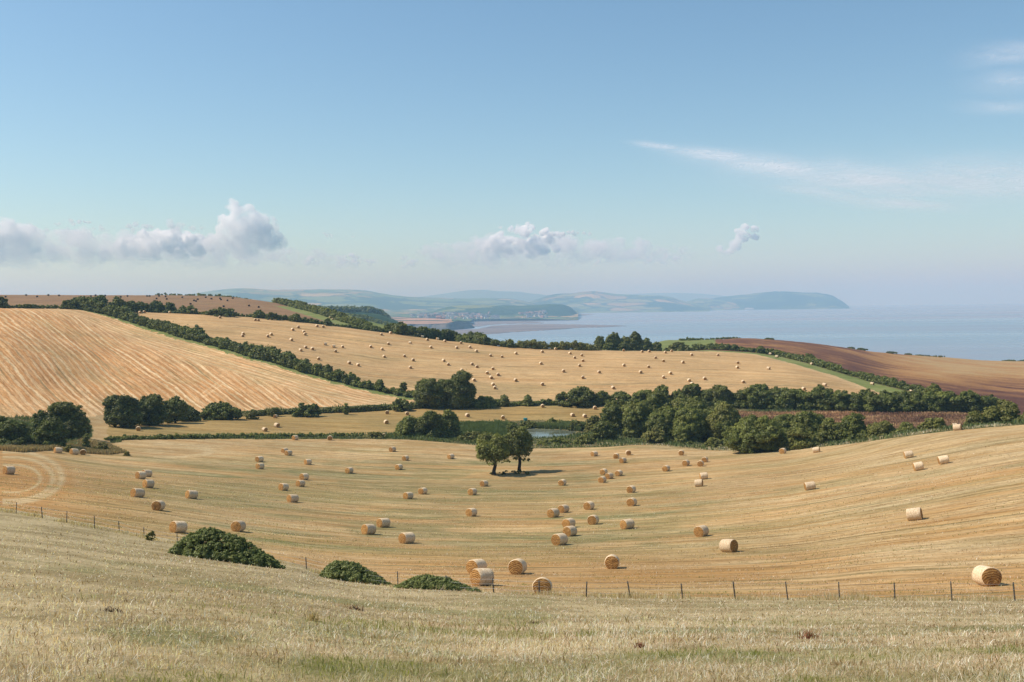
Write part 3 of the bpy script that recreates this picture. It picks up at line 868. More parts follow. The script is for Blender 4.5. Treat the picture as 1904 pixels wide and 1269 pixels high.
sheet('clifftop_field', CT, [[(600, 605.8, 3705), (720, 603.2, 3705), (780, 603.2, 3705), (812, 602.2, 3705), (835, 599.8, 3740), (852, 597.6, 3840)],
                              [(600, 598, 4150), (660, 595.5, 4150), (720, 593.5, 4150), (790, 593, 4150), (835, 594.8, 4150), (852, 595.6, 4150)],
                              [(600, 596, 4700), (690, 592.5, 4700), (740, 590.5, 4700), (800, 591.5, 4700), (852, 595.2, 4700)],
                              [(600, 620, 5000), (852, 620, 5000)]], M['clifftop'], amp=2, seed=45)
sheet('clifftop_wood_bank', np.linspace(840, 886, 30), [[(840, 599.6, 3760), (852, 597.2, 3845), (862, 598, 3900), (874, 603, 3960), (886, 612.8, 4030)],
                              [(840, 594.6, 4100), (852, 595.2, 4150), (862, 597, 4150), (874, 603.5, 4150), (886, 612.8, 4150)],
                              [(840, 596, 4600), (886, 612, 4600)]], M['wooded'], amp=3, seed=47)


# tidal flats
m, n = newmat('tidal mud')
pos = n.n('ShaderNodeNewGeometry').outputs['Position']
bd = n.noise(n.mapping(pos, (0.0012, 0.010, 1)), 1.0, 5, 0.6)
col = n.ramp(bd, [(0.33, alb(84, 78, 82)), (0.47, alb(138, 124, 120)), (0.60, alb(164, 150, 140)), (0.72, alb(100, 94, 96))])
n.done(n.principled(col, 0.7, None, 0.2).outputs[0]); M['mud'] = m


def flat(name, pts, h, mat, n_sub=8):
    """a low flat lying on the sea, its outline given in the photo"""
    pts = [(p0[0] + (p1[0] - p0[0]) * t, p0[1] + (p1[1] - p0[1]) * t) for p0, p1 in zip(pts, pts[1:] + pts[:1]) for t in np.linspace(0, 1, n_sub + 1)[:-1]]
    u = np.array([p[0] for p in pts]); v = np.array([p[1] for p in pts]) + (fbm(np.array([p[0] for p in pts]) / 5, np.array([p[1] for p in pts]) / 2, 5, 3) - 0.5) * 1.2
    r = ray_h(u, v)
    d = CZ / -r[:, 2]
    for _ in range(6): d = (CZ - sea_z(d) - h) / -r[:, 2]
    top = np.stack([r[:, 0] * d, r[:, 1] * d, np.full(len(d), h) + sea_z(d)], -1)
    low = top.copy(); low[:, 2] -= h + 3
    N = len(top); V = np.concatenate([top, low])
    import bmesh
    bm = bmesh.new(); vs = [bm.verts.new(p) for p in V]
    bm.faces.new(vs[:N])
    for i in range(N):
        j = (i + 1) % N; bm.faces.new((vs[i], vs[N + i], vs[N + j], vs[j]))
    bmesh.ops.recalc_face_normals(bm, faces=bm.faces[:])
    me = bpy.data.meshes.new(name); bm.to_mesh(me); bm.free()
    return tag(link(name, me, mat), kind='structure')


flat('tidal_flat', [(820, 621), (850, 614), (888, 612), (915, 606.5), (960, 603.5), (1020, 603), (1090, 604), (1140, 605), (1166, 606.3), (1120, 608.5), (1080, 609.5), (1040, 612.5), (990, 615.5), (950, 618), (900, 622)], 0.8, M['mud'])
flat('shingle_beach', [(868, 608), (880, 600), (915, 598), (960, 598.5), (1000, 599), (1012, 601), (960, 602), (915, 603.5), (890, 607)], 1.0, M['mud'])
flat('harbour_shore', [(880, 600), (900, 594), (950, 590), (1010, 589), (1060, 586), (1090, 584.2), (1106, 585), (1075, 588), (1070, 591.5), (1035, 596), (990, 598), (930, 598.8)], 1.2, M['mud'])

# air
LOW = float(sea_z(62500.0)) - 1.5
HX, HY0, HY1, HT = 60000.0, -3000.0, 63000.0, 560.0
me = bpy.data.meshes.new('haze')
hv = [(x, y, z) for z in (LOW, HT) for y in (HY0, HY1) for x in (-HX, HX)]
me.from_pydata(hv, [], [(0, 2, 3, 1), (4, 5, 7, 6), (0, 1, 5, 4), (2, 6, 7, 3), (0, 4, 6, 2), (1, 3, 7, 5)]); me.update()
m, n = newmat('haze')
pv = n.n('ShaderNodeVolumePrincipled'); pv.inputs['Color'].default_value = HAZE_COL + (1,); pv.inputs['Density'].default_value = HAZE_DENS
pv.inputs['Absorption Color'].default_value = HAZE_ABS + (1,)   # blue is scattered first, a little is absorbed
pv.inputs['Anisotropy'].default_value = 0.1
n.done(None, pv.outputs[0])
hz = tag(link('haze', me, m), kind='stuff')

# ------------------------------------------------------------------ straw bales
ORD = ['first', 'second', 'third', 'fourth', 'fifth', 'sixth', 'seventh', 'eighth', 'ninth', 'tenth', 'eleventh', 'twelfth', 'thirteenth', 'fourteenth',
       'fifteenth', 'sixteenth', 'seventeenth', 'eighteenth', 'nineteenth', 'twentieth']
ORD += ['twenty-' + o for o in ORD[:9]] + ['thirtieth'] + ['thirty-' + o for o in ORD[:9]] + ['fortieth']


def straw_mat(name, a, b, c, end):
    m, n = newmat(name)
    tc = n.n('ShaderNodeTexCoord').outputs['Object']
    oi = n.n('ShaderNodeObjectInfo').outputs['Random']
    pos = n.n('ShaderNodeNewGeometry').outputs['Position']
    sp = n.n('ShaderNodeSeparateXYZ'); n.l(tc, sp.inputs[0])
    g = n.noise(pos, 9.0, 5, 0.75)
    if end:
        rad = n.math('SQRT', n.math('ADD', n.math('MULTIPLY', sp.outputs[1], sp.outputs[1]), n.math('MULTIPLY', sp.outputs[2], sp.outputs[2])))
        big = n.noise(pos, 2.6, 4, 0.7)
        rr = n.math('ADD', n.math('MULTIPLY', rad, 46.0), n.math('MULTIPLY', big, 16.0))
        w = n.math('MULTIPLY_ADD', n.math('SINE', rr), 0.5); w.node.inputs[2].default_value = 0.5
        h = n.math('ADD', n.math('MULTIPLY', w, 0.45), n.math('MULTIPLY', big, 0.75))
        col = n.ramp(h, [(0.3, c), (0.55, a), (0.85, b)])
        nrm = n.bump(n.math('ADD', h, g), 0.9, 0.06)
    else:
        band = n.noise(n.mapping(tc, (26, 2.2, 2.2)), 1.0, 4, 0.6)
        col = n.ramp(n.math('ADD', n.math('MULTIPLY', band, 0.6), n.math('MULTIPLY', g, 0.4)), [(0.36, c), (0.5, a), (0.62, b)])
        nrm = n.bump(n.math('ADD', band, g), 0.6, 0.03)
    col = n.mix(1.0, col, n.ramp(oi, [(0.0, (0.84, 0.82, 0.80)), (1.0, (1.12, 1.1, 1.06))]), 'MULTIPLY')
    col = n.mix(1.0, col, n.ramp(g, [(0.3, (0.75, 0.73, 0.7)), (0.7, (1.2, 1.18, 1.15))]), 'MULTIPLY')
    n.done(n.principled(col, 0.85, nrm, 0.1).outputs[0])
    return m


M['wrap'] = straw_mat('net wrapped straw', alb(222, 198, 164, 1.0), alb(238, 220, 192, 1.0), alb(204, 174, 134, 1.0), False)
M['end'] = straw_mat('rolled straw end', alb(198, 146, 84, .8), alb(218, 174, 112, .8), alb(136, 92, 50, .8), True)
M['wrapdark'] = straw_mat('dark brown straw', alb(112, 88, 70), alb(134, 108, 88), alb(78, 60, 48), False)  # darker brown straw, flank and end, for the ridge bales only
M['enddark'] = straw_mat('dark brown straw end', alb(74, 58, 46), alb(92, 72, 56), alb(48, 38, 32), True)

BR, BL = 0.625, 1.30


def bale_geo(seg, seed, rings=7):
    """side surface and the two ends of one bale, axis on X, resting at z = 0"""
    a = np.linspace(0, 2 * PI, seg, endpoint=False)
    xs = np.concatenate([[-0.5], np.linspace(-0.46, 0.46, rings), [0.5]]) * BL
    rs = np.concatenate([[0.93], np.full(rings, 1.0), [0.93]]) * BR
    rs[1] *= 0.985; rs[-2] *= 0.985
    def shape(x, r):
        y = np.cos(a) * r; z = np.sin(a) * r
        k = 1 + 0.035 * (vnoise(np.cos(a) * 2 + x * 1.5 + 9, np.sin(a) * 2 + x * 1.1 + 5, seed) - 0.5) * 2
        y = y * k * 1.02; z = z * k * 0.97
        z = np.where(z < -0.86 * BR, -0.86 * BR + (z + 0.86 * BR) * 0.35, z)
        return np.stack([np.full(seg, x), y, z + 0.90 * BR], -1)
    S = np.array([shape(x, r) for x, r in zip(xs, rs)])
    idx = np.arange(len(xs) * seg).reshape(len(xs), seg)
    nx = np.roll(idx, -1, 1)
    sq = np.stack([idx[:-1], nx[:-1], nx[1:], idx[1:]], -1).reshape(-1, 4)
    ends = []
    for sgn, ring in ((-1, S[0]), (1, S[-1])):
        c = ring.mean(0); V = [ring]; fr = (0.86, 0.6, 0.33)
        for f in fr:
            q = c + (ring - c) * f; q[:, 0] += sgn * (0.015 + 0.03 * (1 - f)) + 0.05 * (vnoise(q[:, 1] * 5 + 7, q[:, 2] * 5 + 3, seed + int(sgn)) - 0.5)
            V.append(q)
        V = np.concatenate(V + [c[None] + np.array([[sgn * 0.03, 0, 0]])])
        id2 = np.arange(4 * seg).reshape(4, seg); n2 = np.roll(id2, -1, 1)
        q = np.stack([id2[:-1], n2[:-1], n2[1:], id2[1:]], -1).reshape(-1, 4)
        t = np.stack([id2[-1], n2[-1], np.full(seg, 4 * seg)], -1)
        if sgn > 0: pass
        else: q = q[:, ::-1]; t = t[:, ::-1]
        ends.append((V, q, t))
    return S.reshape(-1, 3), sq[:, ::-1], ends


BALE_MESH = []
for s in range(4):
    sv, sq, ends = bale_geo(40, 100 + s)
    body = mesh_arrays('bale_wrap', sv, quads=sq, smooth=True); body.materials.append(M['wrap'])
    em = []
    for V, q, t in ends:
        e = mesh_arrays('bale_end', V, quads=q, tris=t, smooth=True); e.materials.append(M['end']); em.append(e)
    BALE_MESH.append((body, em))


def bale_one(seed, wrap, end, seg=18):
    sv, sq, ends = bale_geo(seg, seed, 4)
    V = [sv]; Q = [sq]; T = []; off = len(sv); nq = len(sq)
    for v, q, t in ends:
        V.append(v); Q.append(q + off); T.append(t + off); off += len(v)
    me = mesh_arrays('bale_mesh', np.concatenate(V), quads=np.concatenate(Q), tris=np.concatenate(T), smooth=True)
    me.materials.append(wrap); me.materials.append(end)
    mi = np.ones(len(me.polygons), np.int32); mi[:nq] = 0
    me.polygons.foreach_set('material_index', mi); me.update()
    return me


FAR_MESH = [bale_one(200 + s, M['wrap'], M['end']) for s in range(4)]
DARK_MESH = [bale_one(220 + s, M['wrapdark'], M['enddark'], 14) for s in range(2)]


def bale_matrix(p, a_deg, scale):
    """axis so that the visible end is turned a_deg from square-left (90 = facing the viewer), lying on the slope"""
    az = math.atan2(p[0], p[1])
    a = math.radians(a_deg)
    left = np.array([-math.cos(az), math.sin(az)]); tow = np.array([-math.sin(az), -math.cos(az)])
    h = left * math.cos(a) + tow * math.sin(a)
    n = gnormal(np.array([p[0]]), np.array([p[1]]))[0]
    ax = np.array([h[0], h[1], 0]); ax -= n * (ax @ n); ax /= np.linalg.norm(ax)
    ay = np.cross(n, ax)
    m = Matrix(((ax[0], ay[0], n[0], p[0]), (ax[1], ay[1], n[1], p[1]), (ax[2], ay[2], n[2], p[2] - 0.03), (0, 0, 0, 1)))
    return m @ Matrix.Diagonal((scale[0], scale[1], scale[1], 1))


BALES = []


def base_at(u, v, d):
    r = ray_h(u, v); x, y = r[0] * d, r[1] * d
    return np.array([x, y, float(ground(x, y))])


def put_bale(u, v, a, label, group, kind, k):
    """v is the photo row of the bale's middle; its foot is half a bale lower"""
    p = hit(u, v)[0]
    for _ in range(3):
        d = math.hypot(p[0], p[1])
        if v < 1100 and kind == 'near' and d < 60: d = 64.0
        dv = 0.5 * F * 1.12 / d; q = hit(u, v + dv)[0]
        if math.hypot(q[0], q[1]) < 0.8 * d and kind == 'near':      # its foot is hidden by the brow of the meadow
            dcx = float(np.interp(u, UCOL, RD[RI['fieldnear']])) + 1.5; q = base_at(u, v, dcx)
        p = q
    rs = random.Random(int(u * 31 + v * 7))
    sc = (rs.uniform(0.94, 1.08), rs.uniform(0.95, 1.05))
    if kind == 'near':
        body, em = BALE_MESH[k % 4]
        o = link('straw_bale', body)
        for e in em: link('bale_end', e, parent=o)
    else:
        o = link('straw_bale', (FAR_MESH if kind == 'far' else DARK_MESH)[k % (4 if kind == 'far' else 2)])
        if kind == 'dark': sc = (1.25, 1.15)
    o.matrix_world = bale_matrix(p, a, sc)
    tag(o, label, 'straw bale', group)
    BALES.append((u, v, p))
    return o


# photo position of each bale's middle and the turn of its visible end
NEAR = [(15.6, 875.6, 30), (261, 884.4, 35), (272, 880.5, 35), (274.8, 900.3, 32), (254.6, 917, 35), (355, 920, 28), (293, 940.4, 68), (330, 980, 36), (441.6, 978.5, 66),
        (107, 837.8, 20), (137, 840.3, 30), (154, 841, 85), (548.6, 814.4, 45), (613.6, 815, 85), (714, 810, 88), (529, 837.8, 48), (536, 842.3, 45), (482, 854, 45), (483, 867, 45),
        (572, 859, 35), (649, 875, 52), (729.6, 835.8, 50), (754, 851.7, 58), (741.4, 868.6, 52), (838, 848.7, 48), (565, 887, 45), (558, 899, 45), (526.6, 906, 42), (543.5, 927, 38),
        (900, 899, 55), (878.3, 914.7, 58), (785.8, 913, 58), (758.6, 921.5, 48), (876.3, 952.5, 55), (712.4, 972, 40), (684.7, 984.5, 40), (756, 1000.4, 42), (885.9, 1052.8, 55), (896, 1074.3, 38),
        (962, 1054, 76), (1008, 1090, 86), (1105, 844, 50), (1146, 848, 78), (1168.7, 842, 95), (1158.4, 856, 60), (1122.6, 877.6, 66), (1133, 885, 55), (1150.8, 879.7, 60), (1120, 892, 66), (1239, 871.3, 64),
        (1266.8, 842.3, 86), (1275.6, 861, 68), (1310.9, 854.7, 76), (1302.8, 862.5, 82), (1309, 885.7, 12), (1300.3, 898.8, 170), (1045.7, 897.3, 66), (1174, 910, 66), (1175, 934, 70), (1095.4, 940.6, 62),
        (1048, 946, 58), (1029, 954.5, 55), (1057.8, 972.7, 60), (1060, 987.8, 55), (1040.7, 1003.7, 52), (1103, 967, 76), (1166.7, 974.7, 45), (1304.8, 987.8, 62), (1356, 1015.5, 142), (1138.5, 1044.5, 88),
        (1456, 839, 70), (1519, 836.8, 172), (1690.5, 845.8, 14), (1709, 868, 12), (1755.7, 856, 14), (1507, 904, 16), (1702.4, 957, 172), (1836.6, 1073.4, 116), (1781, 795, 168), (1775, 791.5, 10)]
LOOK = lambda a: ('coiled end facing' if 62 <= a <= 118 else ('dark end' if a > 118 else ('side on' if a <= 20 else 'half turned')))
bands = [(0, 824, 'against the low green hedge'), (824, 850, 'along the top edge of the stubble'), (850, 876, 'in the row above the oak pair'), (876, 904, 'in the row level with the oak pair'),
         (904, 932, 'in the row below the oak pair'), (932, 991, 'midway between the oaks and the fence'), (991, 1300, 'close beyond the wire fence')]
cnt = 0
for lo, hi, ph in bands:
    row = sorted([b for b in NEAR if lo <= b[1] < hi])
    for i, (u, v, a) in enumerate(row):
        lab = f'{ORD[i]} bale from the track {ph}, {LOOK(a)}'
        if u > 1770 and v < 800: lab = 'pale bale on the hilltop by the scrub, ' + ('in front of its twin' if v > 793 else 'peeping over its twin')
        if u == 1836.6: lab = 'big bale by the last fence posts, bright flank and golden coiled end'
        if u == 1008: lab = 'bale behind the fence post, its foot hidden by the meadow'
        if u == 1356: lab = 'bale with a dark shaded end and bright cream flank, alone on the slope'
        put_bale(u, v, a, lab, 'straw bales on the big stubble field', 'near', cnt); cnt += 1

STRIPB = [(257, 797.5, 88), (512, 774.5, 70), (514.6, 790.9, 125), (492, 798.7, 120), (720, 767, 88), (757, 769, 95), (718, 785, 105), (869, 772.5, 110), (935, 776, 92),
          (1009, 755, 95), (1106.5, 758.6, 100), (1064.5, 771.7, 115), (1087.2, 773.4, 108), (1168.7, 749.7, 90)]
for i, (u, v, a) in enumerate(sorted(STRIPB)):
    put_bale(u, v, a, f'{ORD[i]} bale from the track in the narrow field behind the low hedge', 'straw bales in the narrow valley field', 'near', cnt); cnt += 1

HILLB = [(474.6, 594.9), (480.5, 595.5), (452, 620.4), (450.8, 624.3), (504, 621.6), (497.8, 625), (543.9, 612.9), (554.5, 608.2), (564.5, 617), (566.6, 621.3), (541.3, 631.7), (589.2, 606.1), (600.7, 607.3),
         (567.9, 645.6), (580.5, 648.5), (558.7, 651), (604.4, 639.7), (620, 643.9), (636.8, 644.8), (623.9, 652.9), (592.3, 667), (648.9, 674.5), (665.4, 678.4), (689.2, 644.5), (710.3, 649), (714, 662.8),
         (722, 638.9), (709, 621.6), (726, 618.9), (315.8, 580.8), (396, 584.6), (409, 590.2), (260, 581.0), (268, 580.3), (762.4, 637.3), (785, 626), (794, 631.4), (813.3, 630.4), (827, 634), (857.8, 633.6),
         (857, 637.6), (801, 645.5), (849, 646.4), (873.8, 645.4), (885.5, 652.8), (752, 661.7), (768, 669.4), (763, 683.2), (824.7, 670.3), (833.4, 677.3), (877.5, 676.8), (886.7, 681.8), (858.7, 688.2),
         (912, 661), (933.4, 663.2), (959, 656.8), (967, 642), (1008, 654), (1033, 648.9), (916.6, 685.4), (906, 693.3), (926, 696.3), (913, 702), (881, 706.2), (916.6, 714.6), (920, 720.5), (958.7, 707),
         (1008.6, 714.3), (1005.7, 675.6), (1072.4, 648.8), (1080.5, 649.4), (1097.6, 649.6), (1059.8, 656.9), (1068.4, 664.8), (1081.8, 660.4), (1084, 670.7), (1077.6, 679.6), (1047.7, 690), (1113.8, 691.7),
         (1083.9, 701.8), (1140, 720.8), (1159.8, 651.6), (1194, 653.9), (1207, 653.4), (1236.8, 655.2), (1249, 652.8), (1285.9, 659.7), (1335, 660.3), (1219, 665.3), (1233.8, 671.2), (1269.6, 673.7),
         (1159.8, 679.2), (1206, 682), (1191, 692), (1246.4, 693.9), (1233.8, 701.3), (1281.3, 707.3), (1287, 713.7), (1310, 704), (1372, 674.6), (1370.8, 683.2), (1428.8, 685), (1381.7, 709.7), (1532.6, 715.5),
         (1494, 723), (1432, 658.3), (1444, 663.4), (1509, 676.9), (1621.6, 713.7), (1694, 728.2), (1711, 732.4)]
topv = lambda u: float(np.interp(u, [240, 300, 480, 600, 720, 840, 960, 1100, 1200, 1340, 1440, 1560, 1680], [580, 582.5, 591, 604, 619.5, 635, 646, 651.5, 654, 654, 661, 674, 687]))
hb = {}
for u, v in HILLB:
    f = (v - topv(u)) / (735 - topv(u))
    if u > 1425 and u not in (1428.8, 1532.6, 1494): key = 'on the green strip beside the sloping hedge'
    elif f < 0.05: key = 'against the top hedge of the far hillside'
    elif f < 0.22: key = 'high on the far hillside'
    elif f < 0.45: key = 'across the upper middle hillside'
    elif f < 0.68: key = 'across the lower middle hillside'
    else: key = 'low on the hillside above the trees'
    hb.setdefault(key, []).append((u, v))
for key, row in hb.items():
    for i, (u, v) in enumerate(sorted(row)):
        rs = random.Random(int(u * 13 + v))
        a = rs.uniform(92, 118)
        if u > 1425: a = rs.choice([150, 160, 125])
        if u in (785, 813.3, 620, 604.4, 762.4): a = rs.choice([15, 160])
        put_bale(u, v, a, f'small bale {key}, {ORD[i]} from the diagonal hedge', 'straw bales on the far hillside', 'far', cnt); cnt += 1

DARKB = [(10.4, 552.2), (48.7, 549.2), (69, 551.9), (90, 549.2), (109.8, 549.8), (169, 551.0), (177.7, 549.6), (195.5, 550.1), (224.4, 552.4), (237, 550.9), (273.5, 550.8), (278, 550.8), (295.5, 550.8), (308, 551.8), (291, 555.5),
         (310, 556.5), (339, 553.2), (382.5, 553.2), (360.7, 559), (364.4, 560.3), (367.4, 556.9), (393, 555.9), (409, 555.2), (411, 557.4), (422.9, 559), (432.6, 554.8), (354, 565.3), (415.8, 570), (463, 568.7), (480.8, 571.2)]
for i, (u, v) in enumerate(sorted(DARKB)):
    put_bale(u, v, random.uniform(80, 110), f'tiny dark bale on the brown ridge field, {ORD[i]} counted towards the sea', 'dark bales on the ridge', 'dark', cnt); cnt += 1
for i, (u, v) in enumerate([(614, 590.7), (618.8, 593.6)]):
    put_bale(u, v, 100, ['tiny pale bale on the grass strip by the spur hedge, the higher one', 'tiny pale bale on the grass strip by the spur hedge, the lower one'][i], 'pale bales on the spur', 'far', cnt); cnt += 1
print('bales', len(BALES))

# ------------------------------------------------------------------ wire fence
m, n = newmat('weathered post wood')
pos = n.n('ShaderNodeNewGeometry').outputs['Position']
w = n.noise(n.mapping(pos, (30, 30, 4)), 1.0, 4, 0.7)
n.done(n.principled(n.ramp(w, [(0.3, alb(84, 78, 68)), (0.7, alb(138, 128, 114))]), 0.9, n.bump(w, 0.5, 0.01), 0.1).outputs[0]); M['post'] = m
m, n = newmat('galvanised wire'); p = n.principled((0.42, 0.42, 0.4), 0.45, None, 0.5); p.inputs['Metallic'].default_value = 0.6; n.done(p.outputs[0]); M['wire'] = m
POSTS = [(-150, 935, 20), (-80, 942, 18), (-20, 950, 17), (30, 957.5, 16), (79, 967, 17), (124, 978, 21), (176, 988, 21), (222, 996, 17), (268, 1006, 18), (330, 1018, 20), (400, 1034, 22), (470, 1047, 22), (570, 1065, 20), (640, 1082, 22), (740, 1095, 22),
         (830, 1104, 24), (918, 1106, 26), (1003, 1111, 27), (1090, 1114, 27), (1172, 1118, 27), (1269, 1120, 27), (1367, 1122, 26), (1465, 1122, 26), (1561, 1122, 26), (1664, 1123, 27), (1770, 1123, 28), (1887, 1123, 27), (2000, 1123, 27), (2110, 1123, 27)]
fence = link('wire_fence', None)
tag(fence, 'sagging wire fence on thin leaning timber posts along the bottom of the dry meadow', 'fence')
PTOPS = []
for i, (u, v, hp) in enumerate(POSTS):
    dcr = float(np.interp(u, UCOL, RD[RI['crest']])); dfn = float(np.interp(u, UCOL, RD[RI['fieldnear']]))
    d = dcr + (dfn - dcr) * 0.45
    r = ray_h(u, v); x, y = r[0] * d, r[1] * d; z = float(ground(x, y))
    rs = random.Random(i * 5)
    h = 0.98 + rs.uniform(-0.10, 0.08)
    if u < 250: h = 1.1
    lx, ly = rs.gauss(-0.05 if u > 1300 else 0, 0.045), rs.gauss(0, 0.04)
    V = []; seg = 8; R0 = rs.uniform(0.036, 0.046)
    for zz, k in ((-0.3, 1.05), (h * 0.5, 1.0), (h - 0.03, 0.95), (h, 0.75)):
        for a in range(seg):
            V.append((math.cos(a * 2 * PI / seg) * R0 * k + lx * zz, math.sin(a * 2 * PI / seg) * R0 * k + ly * zz, zz))
    Q = [(r_ * seg + a, r_ * seg + (a + 1) % seg, (r_ + 1) * seg + (a + 1) % seg, (r_ + 1) * seg + a) for r_ in range(3) for a in range(seg)]
    me = bpy.data.meshes.new('post'); me.from_pydata(V, [], Q + [tuple(3 * seg + a for a in range(seg))]); me.update()
    link('post', me, M['post'], fence, (x, y, z))
    PTOPS.append((x, y, z, h, lx, ly))
for fr in (0.93, 0.62, 0.32):
    V, E = [], []
    pts = []
    for a, b in zip(PTOPS[:-1], PTOPS[1:]):
        A = np.array([a[0] + a[4] * a[3] * fr, a[1] + a[5] * a[3] * fr - 0.06, a[2] + a[3] * fr]); B = np.array([b[0] + b[4] * b[3] * fr, b[1] + b[5] * b[3] * fr - 0.06, b[2] + b[3] * fr])
        for t in np.linspace(0, 1, 6)[:-1]:
            q = A + (B - A) * t; q[2] -= 0.05 * 4 * t * (1 - t); pts.append(q)
    pts = np.array(pts); rw = 0.006
    offs = [(0, 0, rw), (0, rw * .87, -rw / 2), (0, -rw * .87, -rw / 2)]
    Vv = np.concatenate([pts + np.array(o_) for o_ in offs]); N = len(pts)
    Q = [(s * N + i, s * N + i + 1, ((s + 1) % 3) * N + i + 1, ((s + 1) % 3) * N + i) for s in range(3) for i in range(N - 1)]
    link('wire', mesh_arrays('wire', Vv, quads=np.array(Q)), M['wire'], fence)

# ------------------------------------------------------------------ foliage
def leaf_mat(name, d, mcol, l, yel, trans=0.25):
    m, n = newmat(name)
    t = n.attr('tone'); sp = n.n('ShaderNodeSeparateColor'); n.l(t.outputs['Color'], sp.inputs[0])
    col = n.ramp(sp.outputs[0], [(0.05, d), (0.5, mcol), (0.95, l)])
    col = n.mix(sp.outputs[1], col, yel)
    df = n.n('ShaderNodeBsdfDiffuse'); n.l(col, df.inputs[0])
    tr = n.n('ShaderNodeBsdfTranslucent'); n.l(n.mix(1.0, col, (1.2, 1.25, 0.7), 'MULTIPLY'), tr.inputs[0])
    gl = n.n('ShaderNodeBsdfGlossy'); gl.inputs['Roughness'].default_value = 0.5; gl.inputs[0].default_value = (0.5, 0.5, 0.5, 1)
    mx = n.n('ShaderNodeMixShader'); mx.inputs[0].default_value = trans; n.l(df.outputs[0], mx.inputs[1]); n.l(tr.outputs[0], mx.inputs[2])
    m2 = n.n('ShaderNodeMixShader'); m2.inputs[0].default_value = 0.035; n.l(mx.outputs[0], m2.inputs[1]); n.l(gl.outputs[0], m2.inputs[2])
    n.done(m2.outputs[0])
    return m


M['leaf'] = leaf_mat('hedgerow leaves', (0.048, 0.060, 0.014), (0.130, 0.152, 0.030), (0.285, 0.300, 0.066), (0.260, 0.215, 0.062))
M['bramble'] = leaf_mat('bramble leaves', (0.048, 0.066, 0.018), (0.118, 0.150, 0.040), (0.240, 0.270, 0.080), (0.22, 0.19, 0.07))
M['dry'] = leaf_mat('dry stems', alb(150, 128, 94, 1.0), alb(196, 168, 124, 1.0), alb(226, 202, 160, 1.0), alb(140, 138, 80, 1.0))
m, n = newmat('bark')
pos = n.n('ShaderNodeNewGeometry').outputs['Position']
w = n.noise(n.mapping(pos, (6, 6, 1.2)), 1.0, 4, 0.7)
n.done(n.principled(n.ramp(w, [(0.3, alb(48, 42, 36)), (0.7, alb(96, 84, 70))]), 0.95, n.bump(w, 0.8, 0.04), 0.05).outputs[0]); M['bark'] = m

_ico = None


def ico():
    global _ico
    if _ico is None:
        import bmesh
        bm = bmesh.new(); bmesh.ops.create_icosphere(bm, subdivisions=1, radius=1.0)
        _ico = (np.array([v.co[:] for v in bm.verts]), np.array([[v.index for v in f.verts] for f in bm.faces])); bm.free()
    return _ico


